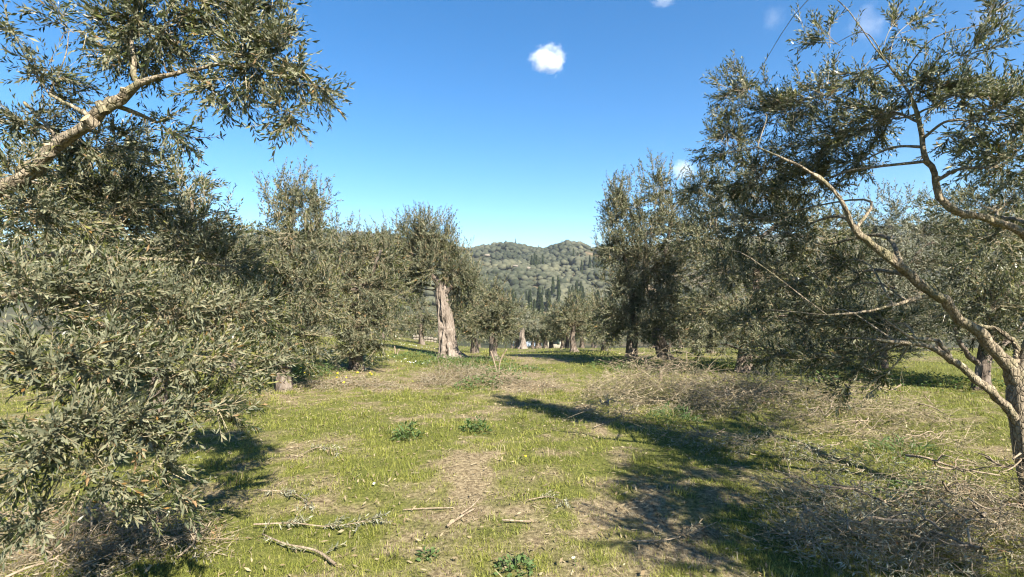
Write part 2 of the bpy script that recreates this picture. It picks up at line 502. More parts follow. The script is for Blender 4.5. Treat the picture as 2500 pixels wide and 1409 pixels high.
# ground
def ground_material():
    m, nt, p, out = new_mat('turf_soil')
    d = attr(nt, 'dry')
    hl = attr(nt, 'hill')
    geo = N(nt, 'ShaderNodeNewGeometry')
    n1 = N(nt, 'ShaderNodeTexNoise'); n1.inputs['Scale'].default_value = 28; n1.inputs['Detail'].default_value = 8; n1.inputs['Roughness'].default_value = 0.7
    n2 = N(nt, 'ShaderNodeTexNoise'); n2.inputs['Scale'].default_value = 5; n2.inputs['Detail'].default_value = 6
    n3 = N(nt, 'ShaderNodeTexNoise'); n3.inputs['Scale'].default_value = 0.035; n3.inputs['Detail'].default_value = 6
    for n in (n1, n2, n3): nt.links.new(geo.outputs['Position'], n.inputs['Vector'])
    green = ramp(nt, n1.outputs['Fac'], [(0.3, (0.05, 0.06, 0.016)), (0.5, (0.13, 0.14, 0.035)), (0.72, (0.24, 0.23, 0.07))])
    straw = ramp(nt, n1.outputs['Fac'], [(0.34, (0.07, 0.05, 0.03)), (0.5, (0.25, 0.195, 0.115)), (0.68, (0.47, 0.385, 0.24))])
    dd = math_(nt, 'ADD', d, math_(nt, 'MULTIPLY', math_(nt, 'SUBTRACT', n2.outputs['Fac'], 0.5), 0.6))
    f = ramp(nt, dd, [(0.25, (0, 0, 0)), (0.75, (1, 1, 1))])
    c = mixc(nt, f, green, straw)
    hc = ramp(nt, n3.outputs['Fac'], [(0.35, (0.05, 0.055, 0.03)), (0.55, (0.085, 0.08, 0.045)), (0.68, (0.15, 0.115, 0.07)), (0.76, (0.25, 0.18, 0.11))])
    c = dim(nt, mixc(nt, hl, c, hc))
    nt.links.new(c, p.inputs['Base Color'])
    p.inputs['Roughness'].default_value = 0.95
    p.inputs['Specular IOR Level'].default_value = 0.1
    b = N(nt, 'ShaderNodeBump'); b.inputs['Strength'].default_value = 0.8; b.inputs['Distance'].default_value = 0.03
    nt.links.new(n1.outputs['Fac'], b.inputs['Height']); nt.links.new(b.outputs[0], p.inputs['Normal'])
    return m

def grass_material():
    m, nt, p, out = new_mat('grass_blade')
    a = attr(nt, 'rnd')       # 0..1 green tones, 1..2 straw tones
    g = ramp(nt, a, [(0.0, (0.10, 0.135, 0.020)), (0.5, (0.27, 0.29, 0.05)), (1.0, (0.46, 0.44, 0.11))])
    s = ramp(nt, math_(nt, 'SUBTRACT', a, 1.0), [(0.0, (0.25, 0.185, 0.10)), (0.5, (0.46, 0.375, 0.23)), (1.0, (0.62, 0.53, 0.35))])
    c = dim(nt, mixc(nt, math_(nt, 'GREATER_THAN', a, 1.0), g, s))
    nt.links.new(c, p.inputs['Base Color'])
    p.inputs['Roughness'].default_value = 0.6
    p.inputs['Specular IOR Level'].default_value = 0.3
    tr = N(nt, 'ShaderNodeBsdfTranslucent'); nt.links.new(c, tr.inputs[0])
    mx = N(nt, 'ShaderNodeMixShader'); mx.inputs[0].default_value = 0.3
    nt.links.new(p.outputs[0], mx.inputs[1]); nt.links.new(tr.outputs[0], mx.inputs[2]); nt.links.new(mx.outputs[0], out.inputs[0])
    return m

M_ground = ground_material()
M_grass = grass_material()

# ------------------------------------------------------------------ ground sheet
def axis(lo, hi, step, a, b, grow):
    c = list(np.arange(lo, hi, step))
    s = step; x = c[-1]
    while x < b:
        s *= grow; s = min(s, 90); x += s; c.append(x)
    s = step; x = lo
    while x > a:
        s *= grow; s = min(s, 90); x -= s; c.insert(0, x)
    return np.array(c)

gx = axis(-8, 8, 0.12, -2600, 2600, 1.12)
gy = axis(0, 12, 0.10, -2600, 3000, 1.07)
GX, GYY = np.meshgrid(gx, gy)
near_rel = np.clip(1 - np.hypot(GX, GYY) / 30, 0, 1)
GZZ = height(GX, GYY) + (fbm(GX * 5, GYY * 5, 61, 3) - 0.5) * 0.045 * near_rel
nx, ny = len(gx), len(gy)
ii = np.arange(ny - 1)[:, None] * nx + np.arange(nx - 1)[None]
gf = np.stack([ii, ii + 1, ii + nx + 1, ii + nx], -1).reshape(-1, 4)
gm = make_mesh('ground', np.stack([GX, GYY, GZZ], -1).reshape(-1, 3), gf, M_ground,
               {'dry': dryness(GX, GYY).ravel(), 'hill': sstep(60, 140, np.hypot(GX, GYY)).ravel()}, smooth=True)
structure(obj('ground', gm))

# ------------------------------------------------------------------ grass
def build_grass():
    g = np.random.default_rng(7)
    acc = Acc()
    #      y0  y1   count   hmin hmax  width
    bands = [(1.6, 3.4, 200000, .016, .05, .0036), (3.4, 6, 200000, .018, .055, .0048), (6, 10, 150000, .022, .07, .0072),
             (10, 17, 90000, .03, .10, .012), (17, 26, 50000, .04, .12, .020), (26, 42, 30000, .05, .14, .032)]
    for y0, y1, n, h0, h1, w in bands:
        y = np.sqrt(g.uniform(y0 * y0, y1 * y1, n)); x = g.uniform(-1.12, 1.12, n) * (y + 0.4)
        d = dryness(x, y)
        # tufts
        cl = fbm(x * 6, y * 6, 77, 2)
        keep = g.random(n) < np.clip(0.55 + 1.2 * (cl - 0.35) - 0.2 * d, 0.2, 1)
        x, y, d, cl = x[keep], y[keep], d[keep], cl[keep]; n = len(x)
        z = height(x, y) + (fbm(x * 5, y * 5, 61, 3) - 0.5) * 0.045 * np.clip(1 - np.hypot(x, y) / 30, 0, 1) - 0.004
        straw = g.random(n) < np.clip((d - 0.18) * 1.4, 0.16, 0.93)
        h = g.uniform(h0, h1, n) * (0.35 + 1.0 * cl) * np.where(straw, 0.75, 1.25 - 0.5 * d)
        lean = np.where(straw, g.uniform(0.6, 3.0, n), g.uniform(0.2, 2.2, n))
        az = g.uniform(0, 2 * np.pi, n)
        dx = np.stack([np.cos(az), np.sin(az), np.zeros(n)], -1)
        sd = np.stack([-np.sin(az), np.cos(az), np.zeros(n)], -1)
        b = np.stack([x, y, z], -1)
        L = h[:, None]
        ln = lean[:, None]
        up = np.array([0, 0, 1.0])
        ww = w * g.uniform(0.6, 1.3, n)[:, None] * np.where(straw, 0.8, 1.0)[:, None]
        c = 1 / np.sqrt(1 + ln * ln)
        tip = b + (dx * ln + up) * c * L * 1.15 - up * L * 0.12 * ln * c
        tone = np.clip(g.normal(0.5, 0.22, n) + 0.12 * (d - 0.4) + (fbm(x * 1.7, y * 1.7, 91, 2) - .5) * 0.5, 0.01, 0.99)
        r = np.where(straw, 1.0 + tone, tone)
        if y0 < 0:
            mid = b + (dx * ln * 0.6 + up) * L * 0.6 * c
            v = np.stack([b - sd * ww * .5, b + sd * ww * .5, mid + sd * ww * .45, mid - sd * ww * .45, tip], 1)
            o = (np.arange(n) * 5)[:, None]
            acc.add(v.reshape(-1, 3), [np.array([[0, 1, 2, 3]]) + o, np.array([[3, 2, 4]]) + o], np.repeat(r, 5))
        else:
            v = np.stack([b - sd * ww * .5, b + sd * ww * .5, tip], 1)
            o = (np.arange(n) * 3)[:, None]
            acc.add(v.reshape(-1, 3), np.array([[0, 1, 2]]) + o, np.repeat(r, 3))
    nt_, nb = 620, 30
    y = np.sqrt(g.uniform(1.9**2, 12**2, nt_)); x = g.uniform(-1.05, 1.05, nt_) * (y + .3)
    ok = dryness(x, y) < 0.5
    x, y = x[ok], y[ok]; nt_ = len(x)
    R = g.uniform(.03, .09, nt_); Ht = g.uniform(.05, .14, nt_)
    bx_ = np.repeat(x, nb) + g.normal(0, 1, nt_ * nb) * np.repeat(R, nb); by_ = np.repeat(y, nb) + g.normal(0, 1, nt_ * nb) * np.repeat(R, nb)
    n = nt_ * nb
    b = np.stack([bx_, by_, height(bx_, by_) - .005], -1)
    az = g.uniform(0, 6.283, n); ln = g.uniform(.15, 1.0, n)[:, None]
    dx = np.stack([np.cos(az), np.sin(az), 0 * az], -1); sd = np.stack([-np.sin(az), np.cos(az), 0 * az], -1)
    L = (np.repeat(Ht, nb) * g.uniform(.5, 1.15, n))[:, None]; ww = (g.uniform(.002, .0042, n) * (1 + by_ / 12))[:, None]
    up = np.array([0, 0, 1.0]); c = 1 / np.sqrt(1 + ln * ln)
    mid = b + (dx * ln * .5 + up) * L * .6 * c; tip = b + (dx * ln * 1.2 + up * .9) * L * c
    v = np.stack([b - sd * ww * .5, b + sd * ww * .5, mid + sd * ww * .45, mid - sd * ww * .45, tip], 1)
    o = (np.arange(n) * 5)[:, None]
    tone = np.clip(np.repeat(g.normal(.35, .2, nt_), nb) + g.normal(0, .15, n), .01, .99)
    acc.add(v.reshape(-1, 3), [np.array([[0, 1, 2, 3]]) + o, np.array([[3, 2, 4]]) + o], np.repeat(np.where(g.random(n) < .15, 1 + tone, tone), 5))
    o = obj('grass', acc.mesh('grass', M_grass))
    o['kind'] = 'stuff'; tag(o, 'short patchy green and straw coloured turf of the grove', 'grass')
    # loose straw and cut stems lying flat
    acc = Acc()
    n = 22000
    y = np.sqrt(g.uniform(1.8**2, 11**2, n)); x = g.uniform(-1.1, 1.1, n) * (y + 0.4)
    keep = g.random(n) < dryness(x, y) ** 1.3
    x, y = x[keep], y[keep]; n = len(x)
    z = height(x, y) + (fbm(x * 5, y * 5, 61, 3) - 0.5) * 0.045 * np.clip(1 - np.hypot(x, y) / 30, 0, 1) + g.uniform(0.004, 0.03, n)
    az = g.uniform(0, 2 * np.pi, n); L = g.uniform(0.02, 0.09, n); w = g.uniform(.0008, .0019, n) * (1 + y / 9)
    d = np.stack([np.cos(az), np.sin(az), g.normal(0, .18, n)], -1); s = np.stack([-np.sin(az), np.cos(az), g.normal(0, .5, n)], -1)
    b = np.stack([x, y, z], -1)
    v = np.stack([b - s * w[:, None], b + s * w[:, None], b + d * L[:, None] + s * w[:, None] * .7, b + d * L[:, None] - s * w[:, None] * .7], 1)
    acc.add(v.reshape(-1, 3), np.array([[0, 1, 2, 3]]) + (np.arange(n) * 4)[:, None], np.repeat(1.0 + g.uniform(0.05, 0.99, n), 4))
    n = 9000
    y = np.sqrt(g.uniform(1.8**2, 10**2, n)); x = g.uniform(-1.1, 1.1, n) * (y + 0.4)
    z = height(x, y) + g.uniform(.012, .035, n); az = g.uniform(0, 6.283, n); L = g.uniform(.025, .06, n)[:, None]; w = L * .13
    d = np.stack([np.cos(az), np.sin(az), g.normal(0, .35, n)], -1); s = np.stack([-np.sin(az), np.cos(az), g.normal(0, .6, n)], -1)
    b = np.stack([x, y, z], -1)
    v = np.stack([b, b + d * L * .5 - s * w, b + d * L, b + d * L * .5 + s * w], 1)
    acc.add(v.reshape(-1, 3), np.array([[0, 1, 2, 3]]) + (np.arange(n) * 4)[:, None], np.repeat(1.0 + g.uniform(0.01, 0.75, n) ** 1.6, 4))
    o = obj('straw_litter', acc.mesh('straw_litter', M_grass))
    o['kind'] = 'stuff'; tag(o, 'loose pale straw and dead stems strewn over the turf', 'straw')
build_grass()

# ------------------------------------------------------------------ olive trees
def rand_dirs(g, n):
    return unit(g.normal(size=(n, 3)))

def in_view(p):
    y = np.maximum(p[:, 1], 0.3)
    return (p[:, 1] > 0.5) & (np.abs(p[:, 0] / y) < 1.03) & (np.abs((p[:, 2] - EYE) / y) < 0.6)

def olive(label, base, trunk, limbs, lobes, seed, leaf=1.0, dens=1.0, res='mid', mat=None, bark=None, trunk_bark=None, group=None,
          flute=0.25, singles=0, shoots=0.0, twigs_per=8, up=0.15, gnarl=0.18, sides=20, connect=True, stubs=(), pits=0, rings=34):
    """base: world point; trunk: [(x,y,z,r)...] world; limbs: list of such; lobes: [(x,y,z,rx,ry,rz,density)] world"""
    g = np.random.default_rng(seed)
    mat = mat or M_leaf; bark = bark or M_bark; trunk_bark = trunk_bark or bark
    base = np.asarray(base, float)
    root = thing('olive_tree', label, 'tree', base, group)
    skel = []
    if trunk is not None:
        sp = spline(trunk, max(8, 6 * len(trunk)) if res != 'far' else 8)
        nseg = len(sp)
        if res == 'mid': sp = spline(trunk, rings)
        if res == 'near': sp = spline(trunk, 48)
        sp[:, 3] *= {'near': 0.72, 'mid': 0.72, 'far': 1.0}[res]
        sds = {'near': sides + 12, 'mid': sides + 8, 'far': 9}[res]
        v, f = tube(sp[:, :3], sp[:, 3], sds, rough=gnarl, seed=seed % 97, flute=flute, pits=pits, roots=0.35 if res != 'far' else 0)
        obj('trunk', make_mesh('trunk', v - base, f, trunk_bark, smooth=True), root)
        skel.append(sp)
    for i, L in enumerate(limbs):
        sp = spline(L, 10 if res == 'far' else (18 if res == 'mid' else 44))
        sp[:, 3] *= 0.52 if res == 'near' else 0.7
        kk = g.normal(0, 1, (len(sp), 3)); kk[1:-1] = (kk[:-2] + kk[1:-1] + kk[2:]) / 3; kk[0] = kk[-1] = 0
        sp[:, :3] += kk * sp[:, 3:4] * 0.55
        v, f = tube(sp[:, :3], sp[:, 3], 7 if res == 'far' else (9 if res == 'mid' else 14), rough=0.38, seed=(seed + i * 7) % 97, lumps=0.5 if res == 'near' else 0.2)
        obj('branch', make_mesh('branch', v - base, f, bark, smooth=True), root)
        skel.append(sp)
    for (p, d, r, l) in stubs:                       # sawn-off side limbs with a pale cut face
        p = np.asarray(p); d = unit(np.asarray(d, float))
        v, f = tube(np.stack([p - d * 0.02, p + d * l * .5, p + d * l]), [r * 1.25, r * 1.05, r], 12, rough=0.1, seed=5, cap=False)
        s = obj('branch_stub', make_mesh('branch_stub', v - base, f, bark, smooth=True), root)
        a, b, _ = frames(np.stack([p, p + d * l * .5, p + d * l]))
        th = np.linspace(0, 2 * np.pi, 12, endpoint=False)
        ring = p + d * (l * 1.0) + r * 1.0 * (np.cos(th)[:, None] * a[-1] + np.sin(th)[:, None] * b[-1])
        vv = np.vstack([ring, p + d * (l + 0.004)])
        obj('cut_face', make_mesh('cut_face', vv - base, np.stack([np.arange(12), (np.arange(12) + 1) % 12, np.full(12, 12)], -1), M_cut), s)
    S = np.vstack(skel) if skel else np.array([[*base, 0.02]])
    P0 = []; DIR = []; UPV = []; SC = []
    acc = Acc()
    if res == 'mid': leaf *= 1.12
    variants = {'near': TW_NEAR, 'mid': TW_MID, 'far': TW_LO}[res]
    tl = 0.2 * leaf
    leaf0 = leaf
    for li, lb in enumerate(lobes):
        c = np.array(lb[:3]); r = np.array(lb[3:6]); dn = dens * (lb[6] if len(lb) > 6 else 1.0)
        leaf = leaf0 * (lb[7] if len(lb) > 7 else 1.0)
        rm = float(np.prod(r) ** (1 / 3))
        k = np.argmin(np.linalg.norm(S[:, :3] - c, axis=1) + np.maximum(S[:, 2] - c[2], 0) * 0.6)
        s0 = S[k, :3]
        anchor = c + (s0 - c) * min(0.45, 0.45 * rm / (np.linalg.norm(s0 - c) + 1e-6))
        if connect and np.linalg.norm(s0 - anchor) > 0.12 and res != 'far':
            dd = anchor - s0; ln = np.linalg.norm(dd)
            m = s0 + dd * 0.5 + g.normal(0, 0.12 * ln, 3) + np.array([0, 0, 0.12 * ln])
            r0 = min(S[k, 3] * 0.7, 0.010 + 0.018 * ln)
            sp = spline(np.array([[*s0, r0], [*m, r0 * 0.75], [*anchor, r0 * 0.45]]), 12)
            v, f = tube(sp[:, :3], sp[:, 3], 7, rough=0.2, seed=li)
            obj('branch', make_mesh('branch', v - base, f, bark, smooth=True), root)
        nt_ = 560 * dn * (rm / leaf) ** 2 * ({'near': 3.4, 'mid': 2.15, 'far': 1.7}[res])
        nb = max(3, int(nt_ / twigs_per))
        u = rand_dirs(g, nb); u[:, 2] += up; u = unit(u)
        reach = np.maximum(r - tl * 0.55, r * 0.55)
        T = c + u * reach * (0.35 + 0.65 * g.random((nb, 1)) ** 0.45)
        # uneven outline: some sectors pushed out or in
        bump = 0.80 + 0.42 * vnoise(u[:, 0] * 2.3 + li * 3.1, u[:, 2] * 2.3 + u[:, 1] * 1.9 + seed, 3)[:, None]
        T = c + (T - c) * bump
        A = anchor + g.normal(0, 0.12, (nb, 3)) * r
        Mm = (A + T) / 2 + g.normal(0, 0.10, (nb, 3)) * r + np.array([0, 0, 0.10]) * r
        tt = np.linspace(0, 1, 5)[None, :, None]
        paths = (1 - tt) ** 2 * A[:, None] + 2 * tt * (1 - tt) * Mm[:, None] + tt ** 2 * T[:, None]
        if res != 'far':
            ln = np.linalg.norm(T - A, axis=1)
            thin_tubes(acc, paths, 0.0028 * leaf + 0.004 * ln, np.full(nb, 0.0012 * leaf), -1.0)
        q = g.random((nb, twigs_per)) ** 0.8 * 0.72 + 0.28
        q[:, 0] = 1.0
        q = q[..., None]
        A_, M_, T_ = A[:, None], Mm[:, None], T[:, None]
        pos = (1 - q) ** 2 * A_ + 2 * q * (1 - q) * M_ + q ** 2 * T_
        tan = unit(2 * (1 - q) * (M_ - A_) + 2 * q * (T_ - M_))
        d = tan * 0.75 + u[:, None] * 0.55 + g.normal(0, 0.55, pos.shape)
        d[..., 2] += up * 1.2 - 0.25 * (u[:, None, 2] < -0.2)
        P0.append(pos.reshape(-1, 3)); DIR.append(unit(d).reshape(-1, 3))
        SC.append(leaf * g.uniform(0.75, 1.2, nb * twigs_per))
        if shoots:
            ns = int(shoots * 26 * rm / leaf * dn)
            uu = rand_dirs(g, ns); uu[:, 2] = np.abs(uu[:, 2]) + 0.35; uu = unit(uu)
            b0 = c + uu * r * 0.8
            hh = g.uniform(0.18, 0.62, ns) * rm * (0.5 + 0.5 * shoots)
            dv = unit(np.stack([g.normal(0, .22, ns), g.normal(0, .22, ns), np.ones(ns)], -1) + uu * 0.3)
            tips = b0 + dv * hh[:, None]
            thin_tubes(acc, np.stack([b0, (b0 + tips) / 2, tips], 1), np.full(ns, 0.002 * leaf + 0.001), np.full(ns, 0.0011 * leaf), -1.0)
            for k2 in (0.0, 0.33, 0.66, 0.95):
                pp = b0 + dv * (hh * k2)[:, None]
                P0.append(pp); DIR.append(unit(dv + g.normal(0, .28, (ns, 3)))); SC.append(leaf * g.uniform(0.7, 1.0, ns))
    if lobes:
        P0 = np.vstack(P0); DIR = np.vstack(DIR); SC = np.concatenate(SC)
        ok = P0[:, 2] > height(P0[:, 0], P0[:, 1]) + 0.03
        P0, DIR, SC = P0[ok], DIR[ok], SC[ok]
        UPV = unit(np.array([0, 0, 1.0]) + g.normal(0, 0.6, P0.shape))
        if singles:
            tipp = P0 + DIR * 0.1
            dist = np.linalg.norm(tipp - np.array([0, 0, EYE]), axis=1)
            sz = np.where(in_view(tipp), SC / dist, 0)
            pick = np.argsort(-sz)[:singles]
            rest = np.ones(len(P0), bool); rest[pick] = False
            meshes = TWIG_MESH
            for j in pick:
                X = unit(DIR[j]); Yv = unit(np.cross(UPV[j], X)); Z = np.cross(X, Yv)
                me = meshes[int(g.integers(0, len(meshes)))]
                o = bpy.data.objects.new('leafy_twig', me)
                C.objects.link(o); o.parent = root
                M = Matrix(((X[0], Yv[0], Z[0]), (X[1], Yv[1], Z[1]), (X[2], Yv[2], Z[2]))).to_4x4() @ Matrix.Scale(float(SC[j]), 4)
                M.translation = Vector(P0[j] - base)
                o.matrix_basis = M
            P0, DIR, SC, UPV = P0[rest], DIR[rest], SC[rest], UPV[rest]
        place(acc, variants, P0, DIR, UPV, SC, g)
        cr = obj('crown', acc.mesh('crown', mat, base), root)
        cr['kind'] = 'stuff'
    return root

TWIG_MESH = [make_mesh('leafy_twig', v, f, M_leaf, {'rnd': np.where(r < 0, -1, np.clip(r * .7 + .15 + dt, 0, 1))})
             for (v, f, r), dt in zip(TW_HI, (-.1, .05, .2, -.2, .1, 0, .3, -.05))]

def P4(px, py, Y, rpx):
    p = at(px, py, Y)
    return (p[0], p[1], p[2], rpx / F * Y)

def LB(px, py, Y, rx, ry=None, dn=1.0, rd=None):
    p = at(px, py, Y); ry = ry or rx
    k = Y / F
    return (p[0], p[1], p[2], rx * k, (rd or 0.5 * (rx + ry)) * k, ry * k, dn)

# ---- the near tree on the left: trunk stands just outside the picture, boughs reach in
def near_left():
    b = np.array([-4.0, 3.0, float(height(-4.0, 3.0))])
    trunk = [(b[0], b[1], b[2] - .15, .26), (b[0] + .03, b[1], b[2] + .4, .2), (-3.85, 2.95, 1.1, .17), (-3.6, 2.9, 1.6, .13)]
    limbs = [
        [(-3.6, 2.9, 1.6, .10), (-3.1, 2.85, 2.05, .085), P4(60, 435, 2.8, 27), P4(140, 355, 2.75, 25), P4(220, 300, 2.7, 24), P4(290, 240, 2.65, 22), P4(335, 208, 2.65, 17), P4(400, 190, 2.65, 11), P4(500, 165, 2.65, 7), P4(620, 140, 2.65, 4)],
        [P4(333, 210, 2.65, 13), P4(326, 150, 2.66, 10), P4(322, 95, 2.7, 8), P4(335, 30, 2.75, 6), P4(345, -60, 2.8, 4)],
        [P4(90, 400, 2.78, 16), P4(105, 375, 2.85, 14), P4(130, 340, 2.95, 9), P4(60, 250, 3.0, 6)],
        [P4(235, 288, 2.7, 10), P4(180, 262, 2.75, 8), P4(120, 230, 2.8, 5)],
        [(-3.75, 2.95, 1.3, .08), P4(0, 650, 3.0, 16), P4(170, 622, 3.2, 12), P4(300, 632, 3.3, 9), P4(420, 634, 3.45, 7), P4(560, 650, 3.6, 4)],
        [(-3.85, 2.95, 0.9, .08), P4(20, 720, 2.9, 15), P4(110, 700, 2.95, 9), P4(260, 800, 3.1, 7), P4(420, 860, 3.2, 5)],
        [(-3.85, 2.9, 0.8, .07), P4(0, 900, 2.75, 12), P4(160, 960, 2.75, 8), P4(330, 1010, 2.8, 5)],
    ]
    L = [LB(430, 70, 2.75, 150), LB(590, 70, 2.7, 140), LB(690, 110, 2.65, 95), LB(755, 205, 2.65, 80, 90), LB(710, 290, 2.65, 80, 70, .8), LB(540, 230, 2.7, 110, 70, .8),
         LB(620, 180, 2.6, 110), LB(480, -30, 2.7, 190, 110), LB(660, -20, 2.7, 80, 70), LB(300, 110, 2.8, 120, 110, .8), LB(180, 40, 3.0, 130, 90, .35), LB(110, 190, 2.9, 130, 90, .6),
         LB(70, 320, 3.1, 110, 90, .9), LB(430, 320, 2.9, 110, 70, .6), LB(280, 370, 3.3, 130, 100, 1), LB(20, 60, 2.6, 70, 60, .4), LB(400, 160, 2.9, 120, 80, .8), LB(30, 420, 2.5, 60, 60, .7), LB(150, 450, 3.2, 110, 60),
         LB(100, 540, 2.9, 150, 100), LB(290, 500, 3.4, 170, 110), LB(440, 570, 3.6, 130, 110), LB(560, 650, 3.7, 110, 100),
         LB(80, 720, 2.4, 140, 120), LB(250, 720, 2.6, 150, 120), LB(420, 740, 3.0, 150, 120), LB(570, 770, 3.3, 130, 110), LB(660, 770, 3.5, 65, 90),
         LB(90, 890, 2.2, 150, 120), LB(270, 890, 2.4, 160, 120), LB(440, 890, 2.7, 140, 110), LB(580, 890, 3.0, 110, 100), LB(655, 890, 3.2, 55, 60),
         LB(100, 1040, 2.1, 150, 100), LB(270, 1040, 2.3, 150, 100), LB(410, 1030, 2.5, 120, 90), LB(530, 1000, 2.8, 80, 70),
         LB(60, 1160, 2.0, 120, 80), LB(230, 1160, 2.2, 130, 70), LB(390, 1140, 2.4, 90, 60, .8), LB(100, 1250, 2.1, 110, 45, .9), LB(290, 1230, 2.25, 100, 45, .8), LB(60, 1320, 2.1, 90, 40, .6), LB(420, 1210, 2.4, 70, 40, .6)]
    k = 2.7 / F
    stubs = [(at(222, 300, 2.66), (-.2, -.6, .45), 13 * k, 15 * k), (at(252, 268, 2.64), (-.5, -.1, .9), 9 * k, 20 * k), (at(118, 370, 2.72), (.1, -.5, .8), 9 * k, 18 * k), (at(300, 225, 2.6), (0.3, -.3, .8), 6 * k, 10 * k)]
    return olive('big olive filling the left edge with a pruned tan bough under leaning foliage', b, trunk, limbs, L, 11, leaf=0.80, dens=0.72, res='near', bark=M_bark_young, trunk_bark=M_bark, singles=290, stubs=stubs, up=0.12)
near_left()

# ---- the near tree on the right
def near_right():
    b = np.array([4.02, 3.85, float(height(4.02, 3.85))])
    trunk = [(b[0], b[1], b[2] - .15, .19), (4.0, 3.87, .12, .145), P4(2515, 1140, 3.9, 36), P4(2496, 1040, 3.9, 33), P4(2492, 960, 3.92, 38), P4(2505, 890, 3.95, 30), (4.35, 4.0, 1.8, .085), (4.6, 4.1, 2.4, .06)]
    limbs = [
        [P4(2497, 950, 3.92, 30), P4(2455, 880, 3.9, 26), P4(2385, 812, 3.85, 22), P4(2300, 735, 3.8, 20), P4(2220, 670, 3.75, 18), P4(2140, 605, 3.7, 15), P4(2085, 560, 3.65, 12), P4(2062, 505, 3.6, 10), P4(2030, 460, 3.6, 8), P4(1960, 410, 3.6, 6), P4(1850, 360, 3.7, 4)],
        [(4.5, 4.05, 2.1, .06), P4(2560, 610, 4.0, 20), P4(2480, 562, 3.9, 18), P4(2400, 535, 3.85, 16), P4(2335, 515, 3.8, 15), P4(2298, 482, 3.78, 14), P4(2282, 425, 3.75, 13), P4(2256, 380, 3.7, 11), P4(2246, 310, 3.7, 10), P4(2225, 240, 3.7, 7), P4(2170, 160, 3.7, 4)],
        [P4(2490, 1040, 3.9, 22), P4(2450, 985, 3.85, 18), P4(2380, 925, 3.8, 15), P4(2325, 875, 3.75, 13), P4(2275, 850, 3.7, 11), P4(2215, 838, 3.65, 8), P4(2140, 830, 3.6, 5)],
        [P4(2320, 870, 3.75, 8), P4(2290, 835, 3.7, 8), P4(2230, 825, 3.65, 6), P4(2160, 780, 3.6, 4)],
        [P4(2280, 720, 3.8, 9), P4(2215, 735, 3.75, 8), P4(2120, 760, 3.7, 5), P4(2020, 770, 3.7, 4)],
        [P4(2480, 905, 3.95, 14), P4(2470, 830, 4.0, 10), P4(2420, 800, 4.05, 8), P4(2370, 795, 4.1, 6)],
    ]
    L = [LB(1790, 230, 4.9, 70, 90, .9), LB(1780, 350, 4.9, 90, 80), LB(1880, 290, 4.8, 100, 90), LB(1990, 260, 4.5, 110, 90), LB(2020, 350, 4.3, 130, 90), LB(2130, 300, 4.0, 120, 90), LB(2100, 170, 3.9, 80, 80, .6), LB(2010, 100, 4.2, 60, 90, .5), LB(2190, 60, 3.7, 90, 80, .35),
         LB(2240, 220, 3.6, 110, 80, .9), LB(2350, 240, 3.5, 110, 70, .9), LB(2440, 280, 3.4, 100, 80, .9), LB(2400, 130, 3.4, 90, 90, .5), LB(2450, 30, 3.3, 90, 70, .45), LB(2475, 400, 3.3, 60, 90, .7), LB(2330, 330, 3.6, 80, 40, .3),
         LB(1850, 440, 4.9, 120, 90), LB(1970, 450, 4.6, 110, 90), LB(2070, 400, 4.2, 100, 70, .8), LB(1780, 540, 5.2, 110, 100, .55), LB(1890, 570, 5.0, 120, 100, .55), LB(1980, 590, 4.7, 100, 90, .55), LB(1770, 660, 5.2, 110, 90, .55), LB(1890, 690, 4.9, 130, 90, .55), LB(2000, 700, 4.5, 110, 80, .55),
         LB(1830, 790, 5.0, 90, 70, .55), LB(1940, 800, 4.7, 110, 80, .55), LB(2060, 790, 4.3, 110, 80), LB(2150, 780, 4.0, 80, 70, .8), LB(2000, 880, 4.3, 100, 60, .9), LB(2100, 890, 4.0, 90, 60, .9), LB(2150, 930, 3.8, 60, 40, .8), LB(1890, 870, 4.7, 90, 50, .9), LB(2060, 950, 4.0, 60, 30, .6), LB(2080, 660, 4.4, 80, 80, .8), LB(1700, 470, 5.6, 60, 60, .7),
         # crown side past the camera: unseen lobes added to shade the lower right ground
         (3.6, 2.3, 2.7, .7, .7, .5, .8, 1.55), (3.2, 1.5, 2.8, .6, .7, .45, .8, 1.55), (4.3, 2.6, 3.3, .8, .8, .6, .8, 1.55), (4.9, 3.6, 3.0, .8, .8, .7, .7, 1.55), (3.9, 1.4, 2.5, .5, .6, .4, .7, 1.55), (4.8, 4.8, 3.2, .8, .8, .7, .7, 1.55), (3.3, .7, 2.6, .6, .6, .45, .8, 1.55), (3.9, .4, 2.4, .7, .7, .5, .8, 1.55), (3.4, -.2, 2.5, .5, .6, .5, .9, 1.55), (2.85, 1.75, 2.55, .4, .4, .35, 1.0, 1.4), (2.95, 1.1, 2.5, .5, .5, .4, 1.0, 1.55), (3.0, .4, 2.5, .5, .5, .4, 1.0, 1.55), (2.6, .7, 2.75, .4, .5, .35, .9, 1.55),
         # and the side away from the camera
         (5.4, 6.0, 2.5, .7, .7, .5, .5, 1.2), (6.2, 6.5, 2.7, .8, .8, .6, .5, 1.2), (6.2, 5.6, 3.2, .8, .8, .6, .5, 1.2), (5.0, 5.4, 2.0, .6, .6, .45, .45, 1.2)]
    limbs += [[(4.55, 4.08, 2.3, .05), (4.7, 3.4, 2.75, .045), (4.5, 2.6, 2.9, .035), (4.1, 1.7, 2.6, .025), (3.8, .8, 2.4, .018), (3.6, .1, 2.35, .01)], [(4.5, 4.05, 2.2, .05), (4.8, 4.5, 2.9, .03), (4.8, 4.8, 3.3, .02)], [(4.45, 4.05, 2.0, .05), (4.9, 4.9, 2.3, .035), (5.4, 5.7, 2.5, .025), (6.1, 6.2, 2.8, .012)]]  # first limb carries the unseen lobes added for shade
